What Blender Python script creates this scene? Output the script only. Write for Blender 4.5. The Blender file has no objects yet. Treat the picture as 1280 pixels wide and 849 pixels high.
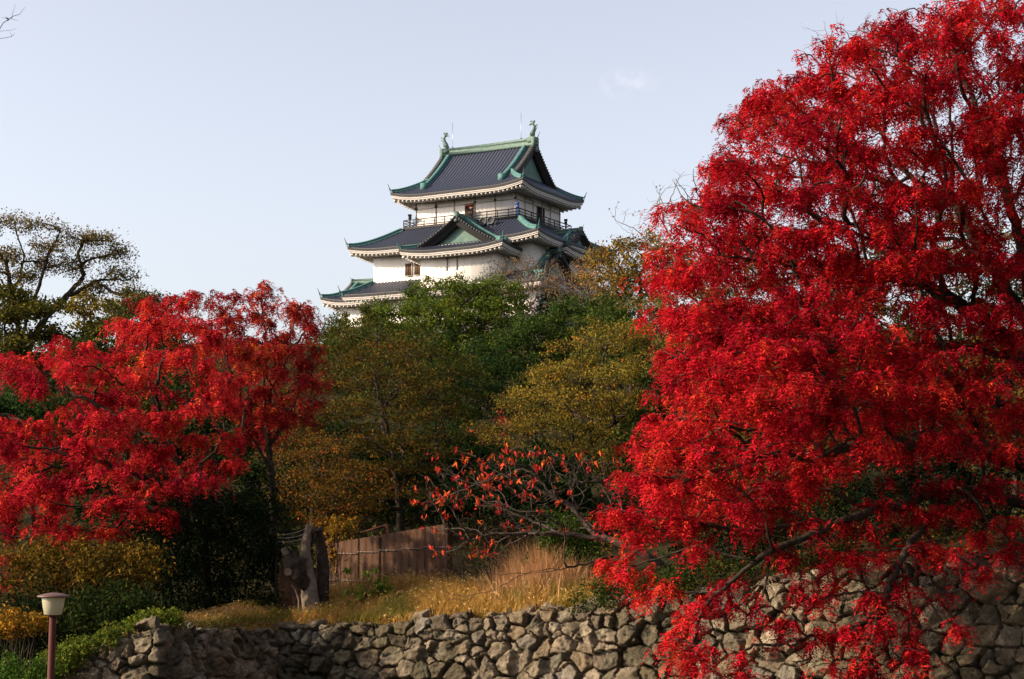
import bpy, math, random
import numpy as np
from mathutils import Vector, Matrix

# ------------------------------------------------------------------ camera, sky, sun, exposure
scene = bpy.context.scene
COL = scene.collection
R = math.radians
PITCH, CAMZ, FPX = R(6.5), 4.5, 2000.0
cam_d = bpy.data.cameras.new('camera'); cam = bpy.data.objects.new('camera', cam_d); COL.objects.link(cam)
cam_d.lens = 36 * FPX / 1280; cam_d.sensor_width = 36; cam_d.clip_start = 0.5; cam_d.clip_end = 6000
cam.location = (0, 0, CAMZ); cam.rotation_euler = (R(90) + PITCH, 0, 0)
scene.camera = cam

SUN_AZ, SUN_EL = R(-100), R(24)          # azimuth from +Y, clockwise; the sun stands to the left
world = bpy.data.worlds.new('World'); scene.world = world; world.use_nodes = True
wt = world.node_tree; wt.nodes.clear()
w_out = wt.nodes.new('ShaderNodeOutputWorld'); w_bg = wt.nodes.new('ShaderNodeBackground')
sky = wt.nodes.new('ShaderNodeTexSky'); sky.sky_type = 'NISHITA'; sky.sun_disc = False
sky.sun_elevation = SUN_EL; sky.sun_rotation = SUN_AZ
sky.air_density = 1.0; sky.dust_density = 2.6; sky.ozone_density = 1.6; sky.altitude = 0
w_bg.inputs['Strength'].default_value = 0.15
wt.links.new(w_bg.outputs[0], w_out.inputs[0])
# thin cloud wisp and very faint haze streaks, by direction
tc = wt.nodes.new('ShaderNodeTexCoord')
def wmath(op, a, b=None, clamp=False):
    n = wt.nodes.new('ShaderNodeMath'); n.operation = op; n.use_clamp = clamp
    for i, v in enumerate((a, b)):
        if v is None: continue
        if isinstance(v, (int, float)): n.inputs[i].default_value = v
        else: wt.links.new(v, n.inputs[i])
    return n.outputs[0]
def cloud_dir():
    v = Vector(((785 - 640) / FPX, 0, 0)) + Vector((0, math.cos(PITCH), math.sin(PITCH))) + Vector((0, -math.sin(PITCH), math.cos(PITCH))) * (424.5 - 106) / FPX
    return v.normalized()
cdv = cloud_dir()
sub = wt.nodes.new('ShaderNodeVectorMath'); sub.operation = 'SUBTRACT'; sub.inputs[1].default_value = cdv
wt.links.new(tc.outputs['Generated'], sub.inputs[0])
scl = wt.nodes.new('ShaderNodeVectorMath'); scl.operation = 'MULTIPLY'; scl.inputs[1].default_value = (1 / 0.021, 1 / 0.03, 1 / 0.011)
wt.links.new(sub.outputs[0], scl.inputs[0])
ln = wt.nodes.new('ShaderNodeVectorMath'); ln.operation = 'LENGTH'; wt.links.new(scl.outputs[0], ln.inputs[0])
nz = wt.nodes.new('ShaderNodeTexNoise'); nz.inputs['Scale'].default_value = 95; nz.inputs['Detail'].default_value = 6
wt.links.new(tc.outputs['Generated'], nz.inputs['Vector'])
fall = wmath('SUBTRACT', 1.0, ln.outputs['Value'], True)
wisp = wmath('MULTIPLY', fall, wmath('SUBTRACT', wmath('MULTIPLY', nz.outputs['Fac'], 4.5), 1.9, True))
fac = wmath('MULTIPLY', wisp, 0.20, True)
hs = wt.nodes.new('ShaderNodeHueSaturation'); hs.inputs['Saturation'].default_value = 0.45; hs.inputs['Hue'].default_value = 0.505
wt.links.new(sky.outputs[0], hs.inputs['Color'])
tint = wt.nodes.new('ShaderNodeMix'); tint.data_type = 'RGBA'; tint.blend_type = 'MULTIPLY'; tint.inputs['Factor'].default_value = 1.0; tint.inputs['B'].default_value = (1.022, 0.994, 1.003, 1)
wt.links.new(hs.outputs[0], tint.inputs['A'])
mixc = wt.nodes.new('ShaderNodeMix'); mixc.data_type = 'RGBA'
wt.links.new(fac, mixc.inputs['Factor']); wt.links.new(tint.outputs['Result'], mixc.inputs['A'])
mixc.inputs['B'].default_value = (6.3, 5.6, 5.6, 1)
wt.links.new(mixc.outputs['Result'], w_bg.inputs['Color'])

sun_d = bpy.data.lights.new('sun', 'SUN'); sun = bpy.data.objects.new('sun', sun_d); COL.objects.link(sun)
sun_d.energy = 4.7; sun_d.angle = R(0.53); sun_d.color = (1.0, 0.80, 0.56)
SUNV = Vector((math.sin(SUN_AZ) * math.cos(SUN_EL), math.cos(SUN_AZ) * math.cos(SUN_EL), math.sin(SUN_EL)))
sun.rotation_euler = SUNV.to_track_quat('Z', 'Y').to_euler(); sun.location = SUNV * 200
vs = scene.view_settings
vs.view_transform = 'Standard'; vs.look = 'None'; vs.exposure = 0.82; vs.gamma = 1.0; vs.use_curve_mapping = False
cy = scene.cycles
cy.max_bounces = 5; cy.diffuse_bounces = 2; cy.glossy_bounces = 2; cy.transmission_bounces = 3; cy.transparent_max_bounces = 4
cy.use_denoising = True; cy.caustics_reflective = False; cy.caustics_refractive = False

# ------------------------------------------------------------------ helpers
_right = np.array([1.0, 0, 0]); _up = np.array([0, -math.sin(PITCH), math.cos(PITCH)]); _fw = np.array([0, math.cos(PITCH), math.sin(PITCH)])
def at(px, py, d):
    """world point seen in the photograph at (px, py), at distance d along +Y"""
    r = _right * (px - 640) / FPX + _up * (424.5 - py) / FPX + _fw
    return np.array([0, 0, CAMZ]) + r * d / r[1]
def at_many(px, py, d):
    px, py, d = np.asarray(px, float), np.asarray(py, float), np.asarray(d, float)
    r = np.outer((px - 640) / FPX, _right) + np.outer((424.5 - py) / FPX, _up) + _fw
    return np.array([0, 0, CAMZ]) + r * (d / r[:, 1])[:, None]

def hash3(ix, iy, iz, s):
    h = (ix.astype(np.int64) * 374761393 + iy.astype(np.int64) * 668265263 + iz.astype(np.int64) * 2147483647 + s * 1274126177) & 0xffffffff
    h = ((h ^ (h >> 13)) * 1274126177) & 0xffffffff
    h = ((h ^ (h >> 16)) * 2246822519) & 0xffffffff
    return ((h ^ (h >> 15)) & 0xffffff) / float(0xffffff)
def vnoise(p, seed=0):
    i = np.floor(p).astype(np.int64); f = p - i; f = f * f * (3 - 2 * f)
    out = 0
    for dx in (0, 1):
        for dy in (0, 1):
            for dz in (0, 1):
                w = (f[:, 0] if dx else 1 - f[:, 0]) * (f[:, 1] if dy else 1 - f[:, 1]) * (f[:, 2] if dz else 1 - f[:, 2])
                out = out + w * hash3(i[:, 0] + dx, i[:, 1] + dy, i[:, 2] + dz, seed)
    return out
def fbm(p, o=4, seed=0):
    s = 0; a = 0.5; t = 0
    for k in range(o):
        s = s + a * vnoise(p * (2 ** k), seed + k); t += a; a *= 0.5
    return s / t

def mesh_np(name, verts, faces, m, parent=None, col=None, smooth=False, mats=None, fmat=None, attr=None):
    """faces: list of integer arrays, each (n,3) or (n,4)"""
    me = bpy.data.meshes.new(name)
    verts = np.asarray(verts, dtype=np.float32).reshape(-1, 3)
    faces = [np.asarray(f, dtype=np.int32) for f in faces if len(f)]
    me.vertices.add(len(verts)); me.vertices.foreach_set('co', verts.ravel())
    nl = sum(f.size for f in faces); nf = sum(len(f) for f in faces)
    me.loops.add(nl); me.loops.foreach_set('vertex_index', np.concatenate([f.ravel() for f in faces]))
    me.polygons.add(nf)
    tot = np.concatenate([np.full(len(f), f.shape[1], np.int32) for f in faces])
    me.polygons.foreach_set('loop_start', np.concatenate([[0], np.cumsum(tot)[:-1]]).astype(np.int32))
    if smooth: me.polygons.foreach_set('use_smooth', np.ones(nf, bool))
    for mm in (mats or [m]): me.materials.append(mm)
    if fmat is not None: me.polygons.foreach_set('material_index', np.asarray(fmat, np.int32))
    me.update(calc_edges=True)
    if col is not None:
        ca = me.color_attributes.new('Col', 'FLOAT_COLOR', 'POINT')
        c4 = np.ones((len(verts), 4), np.float32); c4[:, :3] = col
        ca.data.foreach_set('color', c4.ravel())
    o = bpy.data.objects.new(name, me); COL.objects.link(o)
    if parent is not None: o.parent = parent
    return o
class MB:
    """collects simple shapes and links them as one mesh object"""
    def __init__(s): s.v = []; s.q = []; s.t = []; s.n = 0; s.c = []
    def add(s, v, q=None, t=None):
        v = np.asarray(v, float).reshape(-1, 3)
        if q is not None and len(q): s.q.append(np.asarray(q) + s.n)
        if t is not None and len(t): s.t.append(np.asarray(t) + s.n)
        s.v.append(v); s.n += len(v)
    def box(s, x0, x1, y0, y1, z0, z1):
        v = [(x, y, z) for x in (x0, x1) for y in (y0, y1) for z in (z0, z1)]
        s.add(v, [(0, 1, 3, 2), (4, 6, 7, 5), (0, 4, 5, 1), (2, 3, 7, 6), (0, 2, 6, 4), (1, 5, 7, 3)])
    def bar(s, p, q, w, h, up=(0, 0, 1)):
        p = np.array(p, float); q = np.array(q, float); d = q - p; d /= np.linalg.norm(d) + 1e-9
        up = np.array(up, float); x = np.cross(d, up); x /= np.linalg.norm(x) + 1e-9; z = np.cross(x, d)
        v = [c + x * w * a + z * h * b for c in (p, q) for a, b in ((-.5, -.5), (.5, -.5), (.5, .5), (-.5, .5))]
        s.add(v, [(0, 1, 2, 3), (7, 6, 5, 4), (0, 4, 5, 1), (1, 5, 6, 2), (2, 6, 7, 3), (3, 7, 4, 0)])
    def sweep(s, pts, prof, closed=True, cap=True):
        """profile (side, up) offsets swept along pts; profile may be a list per point"""
        pts = np.asarray(pts, float); n = len(pts); allv = []; m = None
        dm = np.diff(pts, axis=0); dm = dm / (np.linalg.norm(dm, axis=1)[:, None] + 1e-9); ref = (0, 1, 0) if np.abs(dm[:, 2]).mean() > .86 else (0, 0, 1)
        for i in range(n):
            d = pts[min(i + 1, n - 1)] - pts[max(i - 1, 0)]; d /= np.linalg.norm(d) + 1e-9
            x = np.cross(d, ref); L = np.linalg.norm(x)
            x = x / L if L > 1e-4 else np.array([1.0, 0, 0]); z = np.cross(x, d)
            pr = prof[i] if np.ndim(prof[0]) == 2 else prof; m = len(pr)
            for a, b in pr: allv.append(pts[i] + x * a + z * b)
        q = []
        for i in range(n - 1):
            for j in range(m if closed else m - 1):
                q.append((i * m + j, i * m + (j + 1) % m, (i + 1) * m + (j + 1) % m, (i + 1) * m + j))
        t = []
        if cap:
            for j in range(1, m - 1): t += [(0, j, j + 1), ((n - 1) * m, (n - 1) * m + j + 1, (n - 1) * m + j)]
        s.add(allv, q, t)
    def tube(s, pts, rad, k=8):
        pts = np.asarray(pts, float); rad = np.broadcast_to(np.asarray(rad, float), (len(pts),))
        a = np.arange(k) * 2 * math.pi / k
        s.sweep(pts, [np.stack([np.cos(a) * r, np.sin(a) * r], 1) for r in rad])
    def lathe(s, prof, c=(0, 0, 0), k=24):
        a = np.arange(k) * 2 * math.pi / k; v = []
        for r, z in prof: v += [(c[0] + r * math.cos(t), c[1] + r * math.sin(t), c[2] + z) for t in a]
        q = [(i * k + j, i * k + (j + 1) % k, (i + 1) * k + (j + 1) % k, (i + 1) * k + j) for i in range(len(prof) - 1) for j in range(k)]
        s.add(v, q)
    def grid(s, P, c=None):
        """P: (n, m, 3) array"""
        n, m = P.shape[:2]; i = np.arange(n * m).reshape(n, m)
        q = np.stack([i[:-1, :-1], i[:-1, 1:], i[1:, 1:], i[1:, :-1]], -1).reshape(-1, 4)
        s.add(P.reshape(-1, 3), q)
        if c is not None: s.c.append(c.reshape(-1, 3))
    def build(s, name, m, parent=None, smooth=False, off=None, **k):
        v = np.concatenate(s.v)
        if off is not None: v = v + np.asarray(off)
        if s.c: k['col'] = np.concatenate(s.c)
        return mesh_np(name, v, [np.concatenate(x) for x in (s.q, s.t) if x], m, parent, smooth=smooth, **k)
def tag(o, label=None, cat=None, group=None, kind=None):
    if label: o['label'] = label
    if cat: o['category'] = cat
    if group: o['group'] = group
    if kind: o['kind'] = kind
    return o
def empty(name, loc, rz=0.0):
    o = bpy.data.objects.new(name, None); COL.objects.link(o)
    o.location = [float(c) for c in loc]; o.rotation_euler = (0, 0, rz); o.empty_display_size = 0.3
    return o

# ------------------------------------------------------------------ materials
def mat(name, base, rough=0.7, spec=0.3, metal=0.0, noise=None, bump=None, transl=0.0, attr=False, emit=None):
    """noise = (scale, amount, second colour), bump = (scale, strength, distance)"""
    m = bpy.data.materials.new(name); m.use_nodes = True; nt = m.node_tree; N = nt.nodes; L = nt.links
    b = N['Principled BSDF']; b.inputs['Roughness'].default_value = rough; b.inputs['Metallic'].default_value = metal
    b.inputs['Specular IOR Level'].default_value = spec
    b.inputs['Base Color'].default_value = (*base, 1)
    src = None
    t = N.new('ShaderNodeTexCoord')
    if attr:
        a = N.new('ShaderNodeAttribute'); a.attribute_name = 'Col'; src = a.outputs['Color']
    if noise:
        n = N.new('ShaderNodeTexNoise'); n.inputs['Scale'].default_value = noise[0]; n.inputs['Detail'].default_value = 7; n.inputs['Roughness'].default_value = 0.65
        L.new(t.outputs['Object'], n.inputs['Vector'])
        r = N.new('ShaderNodeMapRange'); r.inputs[1].default_value = 0.35; r.inputs[2].default_value = 0.68; r.inputs[4].default_value = noise[1]
        L.new(n.outputs['Fac'], r.inputs[0])
        mx = N.new('ShaderNodeMix'); mx.data_type = 'RGBA'; L.new(r.outputs[0], mx.inputs['Factor'])
        if src: L.new(src, mx.inputs['A'])
        else: mx.inputs['A'].default_value = (*base, 1)
        mx.inputs['B'].default_value = (*noise[2], 1); src = mx.outputs['Result']
    if src: L.new(src, b.inputs['Base Color'])
    if bump:
        n2 = N.new('ShaderNodeTexNoise'); n2.inputs['Scale'].default_value = bump[0]; n2.inputs['Detail'].default_value = 8; n2.inputs['Roughness'].default_value = 0.7
        L.new(t.outputs['Object'], n2.inputs['Vector'])
        bp = N.new('ShaderNodeBump'); bp.inputs['Strength'].default_value = bump[1]; bp.inputs['Distance'].default_value = bump[2]
        L.new(n2.outputs['Fac'], bp.inputs['Height']); L.new(bp.outputs[0], b.inputs['Normal'])
    if transl:
        tr = N.new('ShaderNodeBsdfTranslucent'); ms = N.new('ShaderNodeMixShader'); ms.inputs[0].default_value = transl
        if src: L.new(src, tr.inputs['Color'])
        else: tr.inputs['Color'].default_value = (*base, 1)
        L.new(b.outputs[0], ms.inputs[1]); L.new(tr.outputs[0], ms.inputs[2]); L.new(ms.outputs[0], N['Material Output'].inputs[0])
    return m
M = {}
M['leaf'] = mat('leaf', (0.1, 0.1, 0.02), 0.7, 0.0, attr=True, transl=0.22)
M['red_leaf'] = mat('red_leaf', (0.4, 0.02, 0.02), 0.6, 0.0, attr=True, transl=0.28)
M['glossy_leaf'] = mat('glossy_leaf', (0.04, 0.07, 0.02), 0.5, 0.03, attr=True, transl=0.12)
M['bark'] = mat('bark', (0.024, 0.018, 0.014), 0.9, 0.0, noise=(6, .8, (0.075, 0.06, 0.048)), bump=(14, .6, .03))
M['pale_bark'] = mat('pale_bark', (0.085, 0.06, 0.042), 0.9, 0.15, noise=(5, .8, (0.24, 0.2, 0.16)), bump=(12, .6, .03))
M['cherry_bark'] = mat('cherry_bark', (0.030, 0.022, 0.019), 0.85, 0.03, noise=(9, .8, (0.11, 0.088, 0.072)))
M['twig'] = mat('twig', (0.13, 0.088, 0.062), 0.85, 0.2)
M['ground'] = mat('ground', (0.040, 0.032, 0.018), 0.95, 0.0, noise=(.7, .9, (0.02, 0.024, 0.011)), bump=(5, .7, .15))
M['lower'] = mat('lower_ground', (0.12, 0.11, 0.09), 0.95, 0.1, noise=(.3, .9, (0.08, 0.075, 0.05)), bump=(9, .5, .05))
M['grass'] = mat('grass', (0.3, 0.2, 0.06), 0.7, 0.0, attr=True, transl=0.3)
M['stone'] = mat('stone', (0.25, 0.22, 0.18), 0.95, 0.0, attr=True, noise=(7, .75, (0.085, 0.068, 0.05)), bump=(24, 1.0, .09))
M['plaster'] = mat('plaster', (0.62, 0.585, 0.55), 0.85, 0.2, noise=(.5, .5, (0.50, 0.46, 0.42)), bump=(3, .08, .02))
def grime(m):
    nt = m.node_tree; N = nt.nodes; L = nt.links; b = N['Principled BSDF']; src = b.inputs['Base Color'].links[0].from_socket
    t = N.new('ShaderNodeTexCoord'); mp = N.new('ShaderNodeMapping'); mp.inputs['Scale'].default_value = (1.6, 1.6, .13); n = N.new('ShaderNodeTexNoise'); n.inputs['Scale'].default_value = 1.3; n.inputs['Detail'].default_value = 8; n.inputs['Roughness'].default_value = .7
    L.new(t.outputs['Object'], mp.inputs[0]); L.new(mp.outputs[0], n.inputs['Vector'])
    r = N.new('ShaderNodeMapRange'); r.inputs[1].default_value = .5; r.inputs[2].default_value = .75; r.inputs[4].default_value = .5; L.new(n.outputs['Fac'], r.inputs[0])
    x = N.new('ShaderNodeMix'); x.data_type = 'RGBA'; L.new(r.outputs[0], x.inputs['Factor']); L.new(src, x.inputs['A']); x.inputs['B'].default_value = (.34, .31, .28, 1); L.new(x.outputs['Result'], b.inputs['Base Color'])
grime(M['plaster'])
M['plaster_trim'] = mat('plaster_trim', (0.47, 0.44, 0.41), 0.85, 0.1, noise=(1.2, .7, (0.37, 0.34, 0.315)))
M['tile'] = mat('tile', (0.016, 0.019, 0.034), 0.45, 0.35, attr=True, noise=(1.6, .5, (0.022, 0.026, 0.04)), bump=(8, .15, .03))
M['tile_edge'] = mat('tile_edge', (0.028, 0.029, 0.034), 0.6, 0.3, noise=(6, .8, (0.012, 0.012, 0.014)))
M['copper'] = mat('copper', (0.042, 0.125, 0.125), 0.65, 0.2, noise=(1.6, .9, (0.095, 0.185, 0.17)))
M['copper_pale'] = mat('copper_pale', (0.075, 0.135, 0.125), 0.65, 0.1, noise=(2.4, .9, (0.15, 0.19, 0.155)))
M['copper_panel'] = mat('copper_panel', (0.075, 0.145, 0.13), 0.7, 0.15, noise=(1.8, .9, (0.15, 0.21, 0.17)))
M['dark_wood'] = mat('dark_wood', (0.022, 0.021, 0.022), 0.7, 0.3)
M['brown_wood'] = mat('brown_wood', (0.14, 0.08, 0.05), 0.7, 0.3)
M['batten'] = mat('batten', (0.30, 0.27, 0.25), 0.8, 0.2)
M['interior'] = mat('interior', (0.02, 0.014, 0.012), 0.9, 0.1)
M['blue'] = mat('blue_paint', (0.04, 0.11, 0.36), 0.4, 0.5)
M['grey_metal'] = mat('grey_metal', (0.3, 0.31, 0.33), 0.4, 0.5, 0.6)
M['rust'] = mat('rust_sheet', (0.050, 0.025, 0.015), 0.85, 0.08, noise=(2.2, .8, (0.08, 0.045, 0.028)), bump=(5, .2, .03))
M['red_iron'] = mat('red_iron', (0.085, 0.020, 0.014), 0.65, 0.1, noise=(9, .9, (0.05, 0.022, 0.018)))
M['cap_paint'] = mat('cap_paint', (0.10, 0.05, 0.04), 0.5, 0.35, noise=(9, .5, (0.11, 0.06, 0.05)))
M['frosted'] = mat('frosted_shade', (0.50, 0.46, 0.33), 0.25, 0.5, transl=0.35)
M['wire'] = mat('wire', (0.20, 0.19, 0.18), 0.5, 0.4)
M['cut_wood'] = mat('cut_wood', (0.20, 0.15, 0.10), 0.9, 0.05, noise=(30, .7, (0.12, 0.085, 0.06)))
M['cloth'] = mat('dark_cloth', (0.015, 0.016, 0.022), 0.85, 0.1)
M['skin'] = mat('skin', (0.5, 0.32, 0.24), 0.6, 0.3)
M['hair'] = mat('hair', (0.012, 0.01, 0.009), 0.6, 0.3)

# ------------------------------------------------------------------ ground and hill
def sstep(x, a, b):
    t = np.clip((x - a) / (b - a), 0, 1); return t * t * (3 - 2 * t)
WALL = [  # plan of the wall's top edge: photo x, distance, photo y
    (74, 32.3, 843), (100, 32.1, 814), (145, 31.8, 801), (196, 31.5, 784), (345, 39.5, 787), (450, 38.5, 778), (560, 37.4, 770), (640, 36.7, 765), (700, 36.1, 757),
    (780, 35.3, 748), (850, 34.6, 740), (1000, 33.2, 720), (1100, 32.2, 702), (1280, 30.5, 686), (1420, 29.2, 676)]
WP = np.array([at(x, y, d) for x, d, y in WALL])
def wall_top(x):
    """height and distance of the wall top as a function of world x (main run)"""
    w = WP[4:]
    return np.interp(x, w[:, 0], w[:, 2]), np.interp(x, w[:, 0], w[:, 1])
def hill_z(x, y):
    zt, dt = wall_top(x)
    zl = np.interp(x, WP[:4, 0], WP[:4, 2])
    left = sstep(-x, 5.6, 7.0)
    base = zt * (1 - left) + np.minimum(zl, 2.3) * left
    base = base - 0.8 * sstep(-x, 9.3, 12.5)
    base = base - 0.05 + 0.28 * sstep(y - dt, 0.5, 5) * (1 - left * .6)
    flat = 2.75
    k = sstep(y - dt, 3, 12); base = base * (1 - k) + (flat + .12 * np.clip(x - 2, 0, 7)) * k
    rise = 17.2 * (0.55 * sstep(y, 46, 150) + 0.45 * np.clip((y - 48) / 92, 0, 1))
    rise = rise * (1 - 0.6 * sstep(np.abs(x), 45, 120)) * (1 - sstep(y, 215, 330))
    n = fbm(np.stack([x * .12, y * .12, x * 0], 1), 3, 5) - .5
    return base + rise + n * (0.25 + 1.0 * sstep(y, 48, 80))
def terrain():
    g = 3000.0
    b = MB(); b.add([(-g, -g, 0), (g, -g, 0), (g, g, 0), (-g, g, 0)], [(0, 1, 2, 3)])
    tag(b.build('lower_ground', M['lower']), kind='structure')
    # the terrace and the hill behind the wall
    xs = np.unique(np.concatenate([np.linspace(-160, -14, 50), np.linspace(-14, 16, 140), np.linspace(16, 160, 50)]))
    rows = np.concatenate([np.linspace(0, 1, 8)[:-1] * .9, .9 + (np.linspace(0, 1, 120) ** 1.8) * 330])
    P = np.zeros((len(rows), len(xs), 3))
    zt, dt = wall_top(xs)
    # front edge follows the wall (bastion at the left, then the return, then the main run)
    fe = np.where(xs <= WP[3, 0], np.interp(xs, WP[:4, 0], WP[:4, 1]), dt)
    fe = np.where((xs > WP[3, 0]) & (xs < WP[4, 0]), np.interp(xs, [WP[3, 0], WP[4, 0]], [WP[3, 1] + 1.9, WP[4, 1] + 1.2]), fe) + .3
    for i, r in enumerate(rows):
        P[i, :, 0] = xs; P[i, :, 1] = fe + r
        P[i, :, 2] = hill_z(xs, P[i, :, 1])
    P[0, :, 2] -= 0.3
    sk = P[:1].copy(); sk[..., 2] = -1
    P = np.concatenate([sk, P])
    b = MB(); b.grid(P)
    tag(b.build('hill', M['ground'], smooth=True), kind='structure')
terrain()
def gz(x, y): return float(hill_z(np.array([float(x)]), np.array([float(y)]))[0])

# ------------------------------------------------------------------ dry stone wall
def stone_wall():
    rng = np.random.default_rng(4)
    # resample the top path with a rounded corner
    seg = []; res = 0.021
    for i in range(len(WP) - 1):
        L = np.linalg.norm(WP[i + 1] - WP[i]); n = max(2, int(L / res))
        seg.append(WP[i] + (WP[i + 1] - WP[i]) * np.linspace(0, 1, n, endpoint=False)[:, None])
    P = np.concatenate(seg); s = np.concatenate([[0], np.cumsum(np.linalg.norm(np.diff(P, axis=0), axis=1))])
    # normals, smoothed a little round the corner
    T = np.gradient(P[:, :2], axis=0); T /= np.linalg.norm(T, axis=1)[:, None]
    k = 9
    T = np.stack([np.convolve(np.pad(T[:, j], k, mode='edge'), np.ones(2 * k + 1) / (2 * k + 1), 'valid') for j in (0, 1)], 1)
    T /= np.linalg.norm(T, axis=1)[:, None]
    Nn = np.stack([T[:, 1], -T[:, 0]], 1)            # points to the camera side
    H = 3.2
    tv = np.concatenate([np.arange(-0.55, H, res)])   # below zero: over the top, going back
    S, Tt = np.meshgrid(s, tv, indexing='ij'); n0, n1 = S.shape
    uv = np.stack([S.ravel(), Tt.ravel()], 1)
    w1 = np.stack([uv[:, 0] * 3.1, uv[:, 1] * 3.1, uv[:, 0] * 0], 1)
    wu = uv.copy()
    wu[:, 0] += (fbm(w1, 3, 11) - .5) * .13; wu[:, 1] += (fbm(w1, 3, 21) - .5) * .13
    # stone centres: rough courses of uneven stones, small chinking stones between them
    cs = []; t = -0.48; first = True
    while t < H + .4:
        hgt = rng.uniform(.2, .46); x = -0.5 + rng.uniform(0, .3)
        while x < s[-1] + .5:
            wd = rng.uniform(.2, .95) if not first else rng.uniform(.4, .95)
            cs.append((x + wd / 2, t + hgt / 2 + rng.uniform(-.11, .11), wd * hgt * rng.uniform(.06, .2), rng.normal(0, .22), rng.uniform(1.15, 1.5)))
            if rng.random() < .6: cs.append((x + wd + rng.uniform(-.12, .12), t + hgt * rng.uniform(-.2, 1.1), -.004, rng.uniform(-.5, .5), rng.uniform(1.1, 1.5)))
            x += wd
        t += hgt * (.95 if not first else 1.4); first = False
    cs = np.array(cs); cs = cs[np.argsort(cs[:, 0])]; cx = cs[:, 0]; ncell = len(cs)
    ca_, sa_ = np.cos(cs[:, 3]), np.sin(cs[:, 3]); m1 = 1 / cs[:, 4] ** 2 * 1.4; m2 = 1.4 * np.ones(ncell)
    A11 = ca_ ** 2 * m1 + sa_ ** 2 * m2; A22 = sa_ ** 2 * m1 + ca_ ** 2 * m2; A12 = ca_ * sa_ * (m1 - m2)
    f1 = np.empty(len(uv)); f2 = np.empty(len(uv)); i1 = np.empty(len(uv), int); i2 = np.empty(len(uv), int)
    for c0 in range(0, len(uv), 6000):
        q = wu[c0:c0 + 6000]
        lo = np.searchsorted(cx, q[:, 0].min() - 1.3); hi = np.searchsorted(cx, q[:, 0].max() + 1.3)
        dx = q[:, None, 0] - cs[None, lo:hi, 0]; dy = q[:, None, 1] - cs[None, lo:hi, 1]
        d = A11[lo:hi] * dx * dx + 2 * A12[lo:hi] * dx * dy + A22[lo:hi] * dy * dy - cs[None, lo:hi, 2]
        a = np.argpartition(d, 1, axis=1)[:, :2]; dd = np.take_along_axis(d, a, 1)
        sw = dd[:, 0] > dd[:, 1]; a[sw] = a[sw][:, ::-1]; dd[sw] = dd[sw][:, ::-1]
        k_ = slice(c0, c0 + 6000); i1[k_] = a[:, 0] + lo; i2[k_] = a[:, 1] + lo; f1[k_] = dd[:, 0]; f2[k_] = dd[:, 1]
    def grad(i): r = wu - cs[i, :2]; return np.stack([A11[i] * r[:, 0] + A12[i] * r[:, 1], A12[i] * r[:, 0] + A22[i] * r[:, 1]], 1)
    border = (f2 - f1) / (2 * np.linalg.norm(grad(i1) - grad(i2), axis=1) + .05)
    # faceted faces
    base = rng.uniform(-.06, .08, ncell); rel = wu - cs[i1, :2]
    h = np.full(len(uv), 9.0)
    for kf in range(3):
        sl = rng.normal(0, .2 + .32 * kf, (ncell, 2)); c = rng.uniform(.0, .03, ncell) + .05 * kf
        h = np.minimum(h, c[i1] + sl[i1, 0] * rel[:, 0] + sl[i1, 1] * rel[:, 1])
    h = base[i1] + np.clip(h, -.16, .13)
    p3 = np.stack([uv[:, 0], uv[:, 1], i1 * 3.7], 1)
    bed = rng.uniform(-.5, .5, ncell)[i1] + 0.2
    pb = np.stack([(uv[:, 0] * np.cos(bed) + uv[:, 1] * np.sin(bed)) * 4, (-uv[:, 0] * np.sin(bed) + uv[:, 1] * np.cos(bed)) * 17, i1 * 3.7], 1)
    h += (fbm(p3 * 10, 4, 31) - .5) * .11 - np.abs(fbm(p3 * 5, 4, 41) - .5) * .07 + (fbm(pb, 3, 81) - .5) * .10
    rngap = sstep(fbm(w1 * 1.3, 3, 71), .45, .65) * 3
    edge = np.clip(border / .014, 0, 1); gap = np.clip((border - .007 * rngap) / .009, 0, 1)
    h = h - (1 - edge) ** 2 * .035 - (1 - gap) * .3
    # place
    bat = 0.22
    ang = np.clip(Tt / .12, -1, 1)                     # -1 top, 1 face
    back = np.clip(-Tt, 0, None); down = np.clip(Tt, 0, None)
    hh = h.reshape(n0, n1)
    topw = sstep(-Tt, -.10, .10)                       # how far the normal has turned upwards
    nx = Nn[:, None, 0] * (1 - topw); ny = Nn[:, None, 1] * (1 - topw); nzv = topw + .2 * (1 - topw)
    X = P[:, None, 0] + Nn[:, None, 0] * (down * bat - back) + nx * hh
    Y = P[:, None, 1] + Nn[:, None, 1] * (down * bat - back) + ny * hh
    Z = P[:, None, 2] - down + nzv * hh + 0.0 * ang
    Z += ((hash3(i1, i1 * 0 + 3, i1 * 0, 8).reshape(n0, n1)) - .6) * .16 * topw
    V = np.stack([X, Y, Z], -1)
    pal = np.array([(.34, .275, .195), (.28, .225, .16), (.42, .345, .25), (.17, .137, .10), (.31, .235, .15), (.255, .225, .18), (.26, .18, .12)])
    pick = rng.choice(len(pal), ncell, p=[.25, .2, .2, .13, .12, .07, .03]); cc = pal[pick] * rng.uniform(.8, 1.15, (ncell, 1))
    col = cc[i1] * (0.55 + .9 * fbm(p3 * 6, 4, 51))[:, None]
    uv_m = np.stack([uv[:, 0] * .8, uv[:, 1] * .9, uv[:, 0] * 0 + 5], 1)
    lich = sstep(fbm(p3 * np.array([2.5, 2.5, .1]), 4, 61), .58, .68)[:, None]
    col = col * (1 - lich * .55) + np.array([.20, .20, .14]) * lich * .55
    moss_shade = sstep(fbm(uv_m, 4, 91), .50 - .004 * np.clip(uv[:, 0] - 16, 0, 12), .64)[:, None]; col = col * (1 - moss_shade * .6) + np.array([.07, .065, .035]) * moss_shade * .6  # patchy moss; its increase to the right is tree shade put into the colour
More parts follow.
